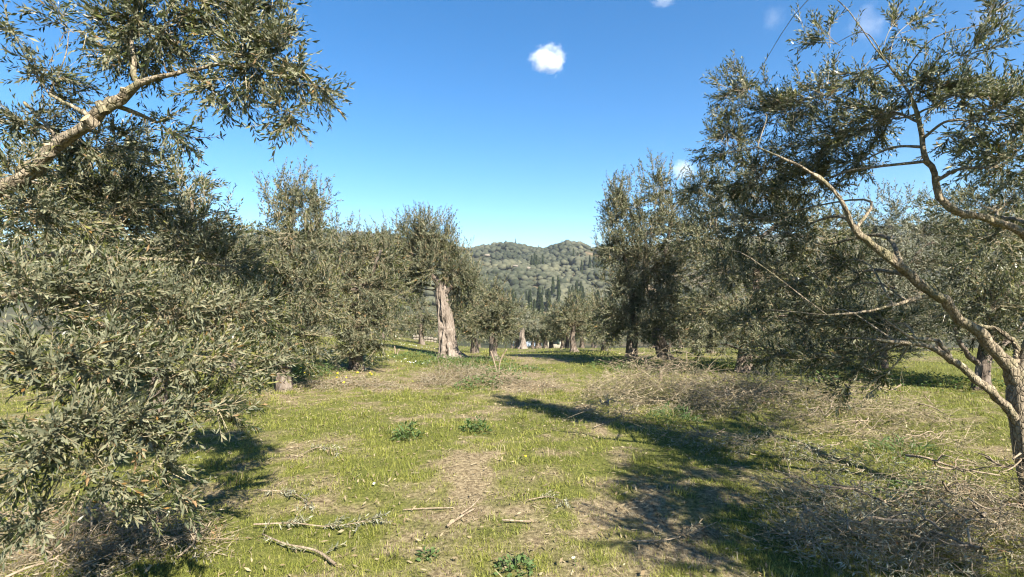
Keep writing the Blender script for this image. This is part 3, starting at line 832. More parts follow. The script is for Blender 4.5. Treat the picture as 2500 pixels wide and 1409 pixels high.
    return olive('olive at the right edge with bare tan boughs arching up to the left', b, trunk, limbs, L, 23, leaf=0.82, dens=0.64, res='near', bark=M_bark_young, trunk_bark=M_bark_young, singles=290, up=0.2, shoots=0.5, flute=0.08, gnarl=0.1)
near_right()

# ---- trees of the grove
def mid(label, px, py, Y, trunk, lobes, seed, limbs=(), **kw):
    b = at(px, py, Y); b[2] = float(height(b[0], b[1]))
    shift = b[2] - at(px, py, Y)[2]
    tr = None
    if trunk:
        tr = [P4(*t) for t in trunk]
        tr[0] = (tr[0][0], tr[0][1], b[2] - 0.12, tr[0][3])
    return olive(label, b, tr, [[P4(*q) for q in l] for l in limbs], [LB(l[0], l[1], l[2], l[3] * 1.2, (l[4] if len(l) > 4 else l[3]) * 1.15, *l[5:]) for l in lobes], seed, **kw)

# left side, from the camera outwards
mid('dense dark olive right behind the left foreground foliage', 380, 1010, 6.6, [(380, 1010, 6.6, 34), (390, 900, 6.6, 24), (400, 760, 6.6, 22), (410, 650, 6.6, 14)],
    [(440, 480, 6.6, 90, 90), (330, 500, 6.8, 120, 90), (200, 520, 7, 130, 100), (520, 580, 6.4, 90, 90), (420, 620, 6.4, 120, 100), (250, 650, 6.8, 130, 110), (580, 680, 6.3, 80, 90), (480, 760, 6.3, 120, 110), (330, 800, 6.6, 120, 110), (600, 800, 6.2, 80, 80), (80, 560, 7, 120, 120), (80, 430, 7.2, 110, 90), (220, 420, 7.2, 110, 80), (350, 410, 7, 90, 70)],
    31, leaf=1.2, res='mid', shoots=.5, limbs=[[(405, 700, 6.6, 14), (460, 600, 6.5, 9), (470, 500, 6.5, 5)], [(400, 720, 6.6, 13), (330, 620, 6.7, 8), (290, 540, 6.8, 5)]])
mid('tall narrow dark olive with a pointed top left of centre', 690, 935, 9.8, [(690, 935, 9.8, 26), (695, 860, 9.8, 19), (700, 760, 9.8, 17), (705, 650, 9.8, 10)],
    [(690, 505, 9.8, 45, 55, 1.1), (735, 500, 10, 55, 60), (780, 530, 10.2, 45, 60), (700, 590, 9.6, 70, 70, 1.1), (765, 620, 9.9, 65, 70), (650, 660, 9.8, 60, 70), (720, 700, 9.5, 80, 80), (780, 730, 9.7, 60, 80), (680, 800, 9.6, 80, 70), (760, 820, 9.5, 60, 60), (650, 870, 9.6, 70, 45, .8), (740, 875, 9.5, 60, 35, .8), (620, 760, 9.9, 60, 60)],
    37, leaf=1.35, res='mid', shoots=1.3, up=0.3, limbs=[[(702, 720, 9.8, 10), (740, 620, 9.9, 6), (760, 540, 10, 4)]])
mid('broad khaki olive hanging low over the white daisies left of the thick trunk', 870, 905, 12.8, [(870, 905, 12.8, 26), (868, 850, 12.8, 20), (860, 760, 12.8, 16), (860, 680, 12.8, 9)],
    [(820, 590, 13, 50, 45), (870, 620, 13, 70, 55), (930, 640, 13.2, 60, 60), (830, 680, 12.8, 80, 60), (900, 710, 12.8, 80, 60), (960, 720, 13.2, 55, 60), (800, 770, 12.4, 75, 60), (880, 790, 12.4, 80, 55), (950, 790, 12.8, 55, 50), (850, 850, 12.2, 60, 40, .8), (905, 835, 12.3, 60, 40, .8), (865, 875, 12.2, 55, 28, .8), (930, 850, 12.4, 40, 25, .7)],
    41, leaf=1.5, res='mid', shoots=.8, mat=M_leaf, limbs=[[(862, 720, 12.8, 9), (910, 660, 13, 6), (930, 610, 13, 4)]])
mid('old olive with a thick fluted pale trunk leaning left near the centre', 1098, 876, 17.7,
    [(1101, 884, 17.7, 50), (1099, 870, 17.7, 40), (1095, 840, 17.7, 31), (1089, 800, 17.7, 27), (1083, 755, 17.7, 24), (1078, 715, 17.7, 21), (1074, 690, 17.7, 16)],
    [(1000, 590, 17.7, 50, 40), (1050, 590, 17.5, 55, 40), (960, 610, 17.7, 45, 40), (1010, 640, 17.5, 60, 45), (1080, 620, 17.7, 45, 45), (1110, 660, 17.7, 45, 50), (1050, 660, 17.3, 55, 40), (1130, 710, 18.0, 40, 50), (960, 670, 18, 55, 50), (1000, 700, 18.6, 50, 45), (1120, 770, 18.5, 45, 50, .9), (1020, 560, 17.6, 45, 30), (1070, 575, 17.6, 40, 35), (930, 640, 18, 50, 50), (915, 700, 18, 50, 50), (1140, 690, 17.9, 35, 40)],
    43, leaf=1.75, res='mid', shoots=1.5, dens=1.25, trunk_bark=M_bark_old, flute=0.3, sides=56, rings=90, pits=26,
    limbs=[[(1078, 715, 17.7, 14), (1058, 670, 17.7, 10), (1030, 630, 17.6, 6)], [(1076, 705, 17.7, 13), (1090, 660, 17.7, 9), (1085, 620, 17.7, 5)], [(1078, 720, 17.7, 10), (1110, 700, 17.8, 8), (1125, 690, 18, 5)]])
mid('small round olive with a short dark trunk behind the forked stick', 1207, 884, 16.6,
    [(1208, 890, 16.6, 26), (1206, 872, 16.6, 17), (1203, 845, 16.6, 12), (1203, 810, 16.6, 11), (1208, 780, 16.6, 7)],
    [(1215, 735, 16.6, 42, 38), (1195, 770, 16.4, 40, 40), (1240, 770, 16.6, 35, 40), (1215, 805, 16.4, 45, 35), (1180, 800, 16.7, 28, 35, .8), (1250, 810, 16.8, 20, 30, .7)],
    47, leaf=1.6, res='mid', shoots=.5, dens=1.25, flute=.3)
mid('dusky olive behind and between the thick trunk and the small round olive', 1160, 855, 23.5, [(1160, 858, 23.5, 18), (1158, 830, 23.5, 11), (1160, 790, 23.5, 9)],
    [(1150, 730, 23.5, 40, 35), (1180, 720, 23.6, 35, 35), (1130, 770, 23.5, 35, 38), (1165, 780, 23.2, 42, 35), (1160, 815, 23, 38, 22, .9), (1120, 800, 23.3, 25, 30)],
    53, leaf=2.0, res='mid', dens=1.2, shoots=.4)
mid('olive with a twisted dark trunk standing alone beside the oval shadow', 1400, 864, 25.0, [(1403, 868, 25, 26), (1401, 855, 25, 14), (1397, 830, 25, 10), (1400, 800, 25, 9), (1402, 780, 25, 6)],
    [(1400, 750, 25, 40, 28), (1370, 775, 25, 38, 30), (1430, 775, 25, 34, 32), (1400, 790, 24.6, 45, 28), (1360, 805, 25.2, 25, 25, .8), (1440, 810, 25.2, 25, 28, .8)],
    59, leaf=2.0, res='mid', dens=1.2, shoots=.6, flute=.35, limbs=[[(1400, 800, 25, 6), (1425, 775, 25, 4)], [(1399, 800, 25, 6), (1375, 780, 25, 4)]])
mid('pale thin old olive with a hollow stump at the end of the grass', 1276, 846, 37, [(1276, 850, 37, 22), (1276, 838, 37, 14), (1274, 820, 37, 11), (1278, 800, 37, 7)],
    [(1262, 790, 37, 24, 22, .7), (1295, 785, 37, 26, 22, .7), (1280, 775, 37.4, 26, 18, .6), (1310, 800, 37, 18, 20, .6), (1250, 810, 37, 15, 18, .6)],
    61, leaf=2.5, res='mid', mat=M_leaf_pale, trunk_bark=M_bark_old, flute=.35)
# left background
mid('dim olive seen through the gap left of the thick trunk', 1030, 838, 29, [(1030, 840, 29, 12), (1028, 810, 29, 8), (1030, 780, 29, 6)],
    [(1030, 770, 29, 35, 25), (1005, 795, 29, 28, 22), (1050, 795, 29, 28, 25), (1020, 740, 29.5, 35, 25)], 67, leaf=2.3, res='mid')
mid('far olive peeping out low under the khaki crown', 930, 842, 27, [(930, 845, 27, 12), (932, 815, 27, 9), (930, 780, 27, 6)],
    [(930, 740, 27, 50, 35), (890, 770, 27, 40, 35), (965, 770, 27, 40, 35), (930, 800, 26.6, 45, 20), (840, 740, 28, 60, 45), (770, 740, 29, 60, 50)], 71, leaf=2.3, res='mid')
mid('hidden olive whose top closes the skyline left of the tall narrow olive', 560, 960, 12, [(560, 960, 12, 28), (562, 880, 12, 20), (560, 780, 12, 14)],
    [(560, 620, 12, 70, 60), (610, 640, 12, 60, 60), (500, 640, 12.5, 80, 70), (560, 730, 12, 90, 70), (400, 680, 13, 110, 80), (250, 690, 14, 120, 90), (100, 700, 14, 120, 90)], 73, leaf=1.6, res='mid', shoots=.6)

# right side
mid('tall silvery olive right of centre over the two trunks', 1541, 886, 15.4, [(1541, 890, 15.4, 26), (1541, 870, 15.4, 20), (1543, 830, 15.4, 18), (1552, 760, 15.4, 16), (1570, 690, 15.4, 11), (1580, 600, 15.4, 7)],
    [(1600, 455, 15.4, 42, 45, .7), (1540, 500, 15.4, 50, 48, .8), (1640, 500, 15.6, 55, 50, .8), (1500, 540, 15.3, 40, 50, .9), (1485, 620, 15.3, 32, 50, .8), (1510, 480, 15.4, 30, 35, .7), (1580, 560, 15.2, 70, 60), (1660, 580, 15.6, 60, 60), (1510, 620, 15.2, 45, 55), (1580, 650, 15, 75, 60), (1660, 680, 15.4, 65, 65), (1520, 710, 15, 55, 50), (1600, 745, 14.8, 70, 55), (1500, 770, 15, 55, 45), (1560, 810, 14.8, 70, 40), (1480, 810, 15.2, 40, 38, .8)],
    79, leaf=1.6, res='mid', shoots=1.3, dens=1.45, limbs=[[(1552, 760, 15.4, 10), (1530, 660, 15.3, 6), (1515, 570, 15.3, 4)], [(1565, 700, 15.4, 9), (1620, 620, 15.3, 7), (1640, 540, 15.4, 4)]])
mid('olive with a squat pale leaning trunk and drooping khaki foliage', 1625, 884, 16.8, [(1628, 890, 16.8, 42), (1624, 875, 16.8, 31), (1618, 855, 16.8, 25), (1608, 830, 16.8, 20), (1600, 800, 16.8, 12)],
    [(1630, 800, 16.6, 50, 40), (1680, 810, 16.8, 40, 35), (1590, 800, 16.9, 35, 40), (1650, 840, 16.6, 45, 22, .8), (1700, 770, 17, 50, 50), (1640, 760, 17, 60, 40)],
    83, leaf=1.7, res='mid', trunk_bark=M_bark_old, flute=.4, sides=40, rings=50, pits=14)
mid('large olive behind the brush pile with its trunk in deep shade', 1818, 915, 12.6, [(1820, 920, 12.6, 38), (1818, 895, 12.6, 28), (1822, 850, 12.6, 24), (1830, 780, 12.6, 20), (1845, 680, 12.6, 14), (1855, 580, 12.6, 8)],
    [(1740, 560, 12.8, 70, 70), (1840, 560, 12.8, 80, 70), (1760, 660, 12.4, 80, 70), (1860, 670, 12.4, 90, 70), (1720, 750, 12.4, 65, 60), (1810, 770, 12.1, 80, 60), (1900, 770, 12.3, 80, 60), (1850, 840, 12, 60, 40, .9), (1760, 830, 12.2, 50, 40, .8), (1930, 860, 12, 60, 40), (1960, 680, 13, 80, 70), (1700, 845, 12.4, 55, 40, .9), (1990, 870, 12.4, 70, 35), (1880, 885, 12, 60, 25, .8), (1750, 470, 12.6, 75, 65), (1850, 450, 12.8, 85, 65), (1950, 500, 12.8, 85, 65), (2040, 570, 12.8, 80, 65), (2050, 680, 12.6, 80, 65), (2010, 780, 12.4, 80, 55), (1700, 600, 12.6, 60, 60)],
    89, leaf=1.45, res='mid', shoots=.5, limbs=[[(1830, 780, 12.6, 11), (1780, 690, 12.6, 7), (1760, 600, 12.6, 4)]])
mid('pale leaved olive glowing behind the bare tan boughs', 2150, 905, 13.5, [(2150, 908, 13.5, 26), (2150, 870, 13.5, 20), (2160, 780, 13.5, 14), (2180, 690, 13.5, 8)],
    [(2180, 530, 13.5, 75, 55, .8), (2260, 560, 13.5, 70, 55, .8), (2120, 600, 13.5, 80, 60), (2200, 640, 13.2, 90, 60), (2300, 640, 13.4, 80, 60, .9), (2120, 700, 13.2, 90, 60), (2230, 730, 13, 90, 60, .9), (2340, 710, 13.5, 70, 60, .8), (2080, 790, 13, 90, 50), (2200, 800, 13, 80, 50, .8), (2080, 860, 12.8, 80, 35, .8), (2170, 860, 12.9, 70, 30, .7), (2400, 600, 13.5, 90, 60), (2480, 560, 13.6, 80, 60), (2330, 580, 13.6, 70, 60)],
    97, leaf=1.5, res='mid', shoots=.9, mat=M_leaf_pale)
mid('dark olive in the shade behind the lowest bare bough at right', 2396, 962, 9.4, [(2396, 968, 9.4, 34), (2396, 935, 9.4, 24), (2400, 890, 9.4, 22), (2412, 820, 9.4, 17), (2420, 740, 9.4, 10)],
    [(2400, 660, 9.4, 100, 60, .9), (2500, 640, 9.4, 90, 70), (2340, 740, 9.5, 80, 60, .9), (2440, 740, 9.2, 100, 70, 1.1), (2540, 740, 9.4, 90, 80), (2400, 815, 9.3, 90, 45, 1.1), (2480, 830, 9.3, 80, 45), (2600, 680, 9.6, 120, 120), (2640, 560, 9.8, 120, 100), (2700, 480, 9.8, 120, 90)],
    101, leaf=1.3, res='mid', limbs=[[(2400, 900, 9.4, 11), (2440, 850, 9.3, 8), (2480, 820, 9.2, 5)], [(2398, 895, 9.4, 10), (2350, 850, 9.4, 7), (2330, 800, 9.4, 5)]])
mid('shadowed olive in the back row between the squat trunk and the brush pile', 1735, 872, 24, [(1735, 876, 24, 18), (1733, 850, 24, 12), (1738, 810, 24, 8)],
    [(1700, 800, 24, 40, 35), (1740, 790, 24, 45, 40), (1780, 810, 24, 40, 35), (1730, 840, 23.8, 40, 18), (1770, 760, 24, 45, 40), (1690, 760, 24.5, 40, 40)], 103, leaf=2.0, res='mid')
mid('olive in the back row below the drooping crown left of the squat trunk', 1475, 868, 27, [(1475, 870, 27, 14), (1475, 840, 27, 9), (1478, 810, 27, 6)],
    [(1475, 790, 27, 36, 28), (1450, 810, 27, 26, 24), (1500, 815, 27, 30, 24), (1480, 835, 26.8, 30, 14, .8), (1470, 760, 27.4, 34, 26)], 107, leaf=2.2, res='mid')
mid('olive in the back row right of the deeply shaded trunk', 1960, 880, 22, [(1960, 882, 22, 18), (1962, 850, 22, 12), (1960, 800, 22, 8)],
    [(1930, 780, 22, 50, 40), (1990, 770, 22, 55, 40), (1960, 820, 21.8, 60, 30), (2040, 810, 22.4, 40, 35), (1900, 820, 22, 40, 30)], 109, leaf=1.9, res='mid')
mid('olive in the back row beyond the sunlit grass at far right', 2290, 872, 26, [(2290, 875, 26, 18), (2292, 850, 26, 12), (2290, 800, 26, 8)],
    [(2250, 770, 26, 60, 45), (2320, 760, 26, 60, 45), (2380, 790, 26, 60, 40), (2280, 820, 25.8, 60, 22), (2450, 770, 26.5, 60, 50), (2180, 800, 26.5, 50, 35)], 113, leaf=2.1, res='mid')

# ------------------------------------------------------------------ olives on the slope below the grove (small in the picture: built once, then copied)
def slope_trees():
    g = np.random.default_rng(501)
    protos = []
    for k in range(4):
        lobes = [(g.normal(0, .8), g.normal(0, .8), g.uniform(1.3, 3.2), 1.25, 1.25, .95, 1.0) for _ in range(9)]
        r = olive('grey green olive on the slope below the grove', (0, 0, 0), [(0, 0, -.4, .35), (0.03, 0, .8, .2), (-.1, .05, 1.9, .16), (0, 0, 2.6, .08)], [], lobes, 600 + k, leaf=3.2, res='far', dens=1.25, group='olives on the slope below the grove')
        protos.append(r)
    spots = []
    tries = 0
    while len(spots) < 46 and tries < 4000:
        tries += 1
        y = g.uniform(44, 190); px = g.uniform(880, 1720)
        x = (px - CX) / F * y
        if 66 < y < 95 and 1262 < px < 1365: continue
        if all((x - a) ** 2 + (y - b) ** 2 > 30 for a, b in spots):
            spots.append((x, y))
    for px, y in [(1312, 52), (1345, 56), (1372, 60), (1262, 50), (1300, 64), (1332, 47), (1420, 50), (1318, 70), (1348, 74), (1376, 72)]:
        spots.append(((px - CX) / F * y, y))
    used = set()
    for i, (x, y) in enumerate(spots):
        k = i % 4; src = protos[k]
        if k in used:
            r = src.copy(); C.objects.link(r)
            for ch in list(src.children):
                c = ch.copy(); C.objects.link(c); c.parent = r
        else:
            r = src; used.add(k)
        s = g.uniform(0.85, 1.2)
        r.location = (x, y, float(height(x, y))); r.rotation_euler = (0, 0, g.uniform(0, 6.28)); r.scale = (s, s, s * g.uniform(.9, 1.1))
slope_trees()

# ------------------------------------------------------------------ cypresses and the wood on the hills
M_wood = leaf_mat('hill_foliage', [(0.0, (0.025, 0.032, 0.019)), (0.35, (0.06, 0.067, 0.042)), (0.7, (0.105, 0.107, 0.07)), (1.0, (0.16, 0.155, 0.095))], [(0.0, (0.05, 0.06, 0.035)), (1.0, (0.15, 0.15, 0.09))], (0.1, 0.08, 0.05), rough=0.8, trans=0.05, spec=0.1)
M_cyp = leaf_mat('cypress_foliage', [(0.0, (0.03, 0.042, 0.02)), (0.5, (0.06, 0.078, 0.034)), (1.0, (0.11, 0.12, 0.05))], [(0.0, (0.02, 0.03, 0.015)), (1.0, (0.06, 0.08, 0.03))], (0.1, 0.08, 0.05), rough=0.8, trans=0.03, spec=0.1)

def cypresses():
    g = np.random.default_rng(77)
    meshes = []
    for k in range(5):
        acc = Acc()
        n = 620
        t = g.random(n) ** 0.8                       # height fraction
        rad = 0.085 * np.sin(np.pi * np.clip(t * 0.93 + 0.07, 0, 1)) ** 0.6 * (1 - 0.55 * t)
        rad = rad * (0.8 + 0.5 * vnoise(t * 9, t * 0 + k, k))
        th = g.uniform(0, 2 * np.pi, n)
        p = np.stack([np.cos(th) * rad, np.sin(th) * rad, t], -1)
        d = unit(np.stack([np.cos(th) * .35, np.sin(th) * .35, np.ones(n)], -1) + g.normal(0, .2, (n, 3)))
        s = unit(np.cross(d, np.stack([np.cos(th), np.sin(th), 0 * th], -1)) + g.normal(0, .3, (n, 3)))
        L = g.uniform(.05, .11, n)[:, None]; w = 0.02
        v = np.stack([p - s * w * .6, p + d * L * .4 - s * w, p + d * L, p + d * L * .4 + s * w], 1)
        acc.add(v.reshape(-1, 3), np.array([[0, 1, 2, 3]]) + (np.arange(n) * 4)[:, None], np.repeat(g.random(n), 4))
        tt = np.linspace(0, 1, 9)
        v2, f2 = tube(np.stack([0 * tt, 0 * tt, tt * .97 - .01], -1), 0.07 * np.sin(np.pi * (tt * .93 + .07)) ** .6 * (1 - .55 * tt) + .004, 8, rough=.25, seed=k)
        acc.add(v2, f2, 0.1)
        meshes.append(acc.mesh('cypress_tree', M_cyp))
    spots = []
    for i in range(40):                              # the clump in the valley
        px = g.uniform(1245, 1425) if i < 30 else g.uniform(1380, 1500)
        y = g.uniform(250, 350)
        spots.append(((px - CX) / F * y, y, g.uniform(8, 16)))
    for px, y, h in [(1305, 430, 15), (1310, 440, 14), (1298, 450, 13), (1316, 445, 12), (1325, 450, 13), (1400, 470, 13), (1410, 475, 12), (1418, 480, 12), (1394, 480, 10), (1143, 400, 10), (1259, 640, 9), (1315, 645, 8),
                     (1372, 640, 9), (1380, 642, 9), (1388, 644, 9), (1400, 640, 8), (1455, 640, 10), (1425, 640, 7), (1440, 430, 14), (1450, 440, 14), (1462, 430, 13), (1470, 440, 13), (1235, 640, 6), (1420, 420, 13), (1350, 350, 15), (1362, 360, 15)]:
        spots.append(((px - CX) / F * y, y, h))
    for i, (x, y, h) in enumerate(spots):
        o = obj('cypress_tree', meshes[i % 5], None, (x, y, float(height(x, y)) - 0.3))
        w = g.uniform(.75, 1.2)
        o.scale = (h * w, h * w, h); o.rotation_euler = (0, 0, g.uniform(0, 6.28))
        if i < 40:
            tag(o, 'slender dark cypress in the clump at the foot of the hills', 'tree', 'cypresses in the valley clump')
        else:
            tag(o, 'lone slender cypress pointing above the round trees on the hills', 'tree', 'cypresses scattered on the hills')
cypresses()

def ico(sub=1):
    import bmesh
    bm = bmesh.new(); bmesh.ops.create_icosphere(bm, subdivisions=sub, radius=1.0)
    v = np.array([q.co[:] for q in bm.verts]); f = np.array([[q.index for q in p.verts] for p in bm.faces]); bm.free()
    return v, f

def wood():
    g = np.random.default_rng(91)
    iv, jf = ico(2)
    blobs = []
    for k in range(10):
        lump = 1 + 0.32 * (fbm(iv[:, 0] * 1.6 + k * 3, iv[:, 1] * 1.6 + iv[:, 2] * 2.1, k, 3) - .5) * 2
        blobs.append(iv * lump[:, None] * np.array([1, 1, .85]))
    acc = Acc()
    n = 5200
    y = g.uniform(225, 720, n); px = np.where(g.random(n) < .66, g.uniform(1040, 1520, n), g.uniform(-300, 2800, n))
    x = (px - CX) / F * y
    clr = fbm(x * 0.012 + 5, y * 0.012, 55, 3)
    keep = clr < 0.66
    # bare strips: the reddish track on the right hill and pale cuttings
    keep &= ~((np.abs((x - 78) - (y - 560) * -0.25) < 7) & (y > 440) & (y < 600))
    pxs = CX + F * x / y
    x, y = x[keep], y[keep]; n = len(x)
    z = height(x, y)
    s = g.uniform(2.0, 3.5, n) * (0.85 + 0.5 * fbm(x * .03, y * .03, 12, 2))
    tone = np.clip(0.5 + (fbm(x * .025, y * .025, 66, 3) - .5) * 1.1 + g.normal(0, .11, n), 0, 1)
    which = g.integers(0, 10, n)
    which[y > 430] += 10
    cv, cf = ico(1)
    blobs += [cv * (1 + 0.3 * (fbm(cv[:, 0] * 1.6 + k * 3, cv[:, 1] * 1.6 + cv[:, 2] * 2.1, k, 2) - .5) * 2)[:, None] * np.array([1.1, 1.1, .95]) for k in range(10)]
    for k, b in enumerate(blobs):
        m = which == k
        a = g.uniform(0, 6.28, m.sum()); ca, sa = np.cos(a), np.sin(a)
        bx = b[None, :, 0] * ca[:, None] - b[None, :, 1] * sa[:, None]; by = b[None, :, 0] * sa[:, None] + b[None, :, 1] * ca[:, None]
        v = np.stack([bx * s[m][:, None] + x[m][:, None], by * s[m][:, None] + y[m][:, None], (b[None, :, 2] * .95 + .65) * s[m][:, None] + z[m][:, None]], -1)
        nv = len(b)
        jit = g.normal(0, .12, (m.sum(), nv))
        ff = jf if k < 10 else cf
        acc.add(v.reshape(-1, 3), (ff[None] + (np.arange(m.sum()) * nv)[:, None, None]).reshape(-1, 3), np.clip(tone[m][:, None] + jit, 0, 1).ravel())
    o = obj('hillside_wood', acc.mesh('hillside_wood', M_wood))
    o['kind'] = 'stuff'; tag(o, 'far wood of round grey green trees covering the hills', 'wood')
wood()

# ------------------------------------------------------------------ cut prunings, piles and fallen branches
M_drypale = leaf_mat('bleached_leaf', [(0.0, (0.14, 0.105, 0.06)), (0.5, (0.30, 0.24, 0.14)), (1.0, (0.50, 0.41, 0.25))], [(0.0, (0.22, 0.19, 0.12)), (1.0, (0.46, 0.40, 0.27))], (0.36, 0.29, 0.19), rough=0.7, trans=0.08, spec=0.3)
TW_DRY = [twig_variant(700 + i, 5, 0.30, 0.058, 0.17, False, curl=0.6, droop=0.45, stem=0.002) for i in range(8)]

def arcs(g, acc, c, n, L, r, flat=0.25, k=5):
    """n curved bare stems starting at points c"""
    d = unit(np.stack([g.normal(0, 1, n), g.normal(0, 1, n), g.normal(0, flat, n)], -1))
    b = g.normal(0, .28, (n, 3)); b[:, 2] = -np.abs(b[:, 2]) * .5 + .12
    t = np.linspace(0, 1, k)[None, :, None]
    ln = g.uniform(.5, 1.2, n)[:, None, None] * L
    P = c[:, None] + d[:, None] * t * ln + b[:, None] * t * t * ln
    zz = height(P[..., 0], P[..., 1]) + 0.012
    P[..., 2] = np.maximum(P[..., 2], zz)
    thin_tubes(acc, P, g.uniform(.6, 1.3, n) * r, np.full(n, r * .35), -1.0)
    return P

def brush_pile(label, mounds, seed, mat, twigs=520, size=1.0, branches=9, tall=0.0, arcn=60):
    g = np.random.default_rng(seed)
    cs = [(ground_hit(a, b), r, h) for a, b, r, h in mounds]
    base = np.mean([c[0] for c in cs], axis=0); base[2] = float(height(base[0], base[1]))
    root = thing('brush_pile', label, 'brush pile', base)
    acc = Acc()
    w = np.array([r * r for _, r, _ in cs]); w /= w.sum()
    for (c, r, h), ww in zip(cs, w):
        n = int(twigs * ww)
        a = g.uniform(0, 2 * np.pi, n); q = np.sqrt(g.random(n)) * r * (0.8 + .4 * vnoise(np.cos(a) * 2 + seed, np.sin(a) * 2, 4))
        x = c[0] + np.cos(a) * q; y = c[1] + np.sin(a) * q
        z = height(x, y) + h * np.clip(1 - (q / r) ** 2, 0.03, 1) * g.random(n) ** .55 + .01
        p = np.stack([x, y, z], -1)
        d = np.stack([np.cos(a + g.normal(0, 1.1, n)), np.sin(a + g.normal(0, 1.1, n)), g.normal(0.05 + tall, .28, n)], -1)
        place(acc, TW_DRY, p, d, unit(np.array([0, 0, 1.]) + g.normal(0, .7, (n, 3))), g.uniform(.6, 1.25, n) * size, g, .3)
        m = int(arcn * ww) + 3
        a = g.uniform(0, 2 * np.pi, m); q = np.sqrt(g.random(m)) * r * .8
        p = np.stack([c[0] + np.cos(a) * q, c[1] + np.sin(a) * q, 0 * a], -1)
        p[:, 2] = height(p[:, 0], p[:, 1]) + h * np.clip(1 - (q / r) ** 2, .05, 1) * g.uniform(.5, 1.1, m)
        arcs(g, acc, p, m, .55 * size, .0035 * size, .3 + tall)
    o = obj('twigs', acc.mesh('twigs', mat, base), root); o['kind'] = 'stuff'
    for i in range(branches):
        c, r, h = cs[i % len(cs)]
        a = g.uniform(0, 6.28); q = r * .5 * g.random()
        p = np.array([c[0] + math.cos(a) * q, c[1] + math.sin(a) * q, c[2] + h * g.uniform(.6, 1.05)])
        b = g.uniform(0, 6.28); L = g.uniform(.5, 1.0) * max(r, .45); rb = g.uniform(.003, .008)
        d = np.array([math.cos(b), math.sin(b), g.normal(-.08, .12)])
        pts = []
        for t in np.linspace(-.5, .5, 5):
            v = p + d * t * L * 1.2 + g.normal(0, .07 * L, 3); v[2] = max(v[2], float(height(v[0], v[1])) + .02)
            pts.append((*v, rb * (1.0 - .8 * t)))
        sp = spline(np.array(pts), 12)
        ac = Acc()
        v, f = tube(sp[:, :3], sp[:, 3], 6, rough=.25, seed=i)
        ac.add(v, f, 0)
        for q in range(3):                            # side shoots
            k = int(g.integers(2, 10)); dd = unit(sp[k + 1, :3] - sp[k - 1, :3]) + g.normal(0, .6, 3); dd[2] = abs(dd[2]) * .6
            e = sp[k, :3] + unit(dd) * L * g.uniform(.3, .6); e2 = (sp[k, :3] + e) / 2 + g.normal(0, .04, 3)
            s2 = spline(np.array([(*sp[k, :3], sp[k, 3] * .7), (*e2, sp[k, 3] * .5), (*e, .0015)]), 7)
            v, f = tube(s2[:, :3], s2[:, 3], 5, rough=.2, seed=q); ac.add(v, f, 0)
        obj('cut_branch', ac.mesh('cut_branch', M_stick, base, True), root)
    return root

brush_pile('heap of pale dry olive prunings with curling twigs left of the shaded trunk', [(1560, 985, .9, .8), (1640, 965, .9, .7), (1490, 1025, .5, .3), (1520, 960, .7, .4), (1700, 1000, .6, .35)], 801, M_drypale, 1400, 1.0, 14, arcn=260)
brush_pile('flat brown heap of prunings at the foot of the shaded trunk', [(1760, 950, .9, .3), (1860, 965, .9, .45), (1800, 1000, .7, .3), (1940, 985, .8, .4)], 803, M_dry, 1000, 1.2, 5, arcn=90)
brush_pile('straw coloured ridge of dry prunings running towards the right tree', [(2050, 1005, .75, .5), (2150, 1025, .75, .5), (2240, 1050, .6, .4), (1990, 1050, .5, .25), (2100, 1075, .5, .2), (2290, 1100, .45, .18)], 805, M_drypale, 800, .9, 12, arcn=240)
brush_pile('thin band of grey withered twigs in the shade before the heaps', [(1760, 1090, .4, .16), (1880, 1105, .45, .18), (2000, 1130, .4, .18), (2120, 1155, .4, .16), (2250, 1190, .35, .14), (1660, 1070, .3, .12)], 807, M_drygreen, 480, .8, 3, arcn=30)
brush_pile('half shaded heap of withered grey green olive twigs at lower right', [(2000, 1270, .35, .3), (2120, 1290, .35, .32), (2080, 1370, .32, .28), (1960, 1350, .25, .2), (2220, 1360, .3, .28)], 809, M_drygreen, 750, .75, 10, tall=.35, arcn=120)
brush_pile('reddish brown heap of dead brush in the lower right corner', [(2330, 1280, .35, .42), (2440, 1260, .38, .45), (2400, 1350, .3, .28), (2500, 1340, .4, .3), (2300, 1390, .25, .2)], 811, M_dry, 1000, .75, 12, arcn=90)
brush_pile('heap of rusty dead brush under the foliage in the lower left corner', [(60, 1320, .35, .22), (220, 1330, .35, .2), (360, 1330, .3, .16), (460, 1350, .2, .1), (140, 1400, .3, .15)], 813, M_dry, 900, .75, 10, arcn=120)
brush_pile('low mat of reddish twigs beside the yellow flowers', [(800, 945, .6, .14), (870, 940, .6, .16), (930, 945, .5, .12)], 815, M_dry, 420, 1.1, 5, arcn=60)
brush_pile('tuft of dry bristling brush in front of the thick trunk', [(1095, 930, .5, .3), (1060, 940, .4, .15), (1130, 925, .4, .25)], 817, M_dry, 330, 1.1, 3, tall=.6, arcn=120)
brush_pile('brownish tangle of twigs at the foot of the forked stick', [(1190, 915, .5, .2), (1230, 935, .45, .2), (1290, 945, .6, .1)], 819, M_dry, 320, 1.2, 3, tall=.2, arcn=70)

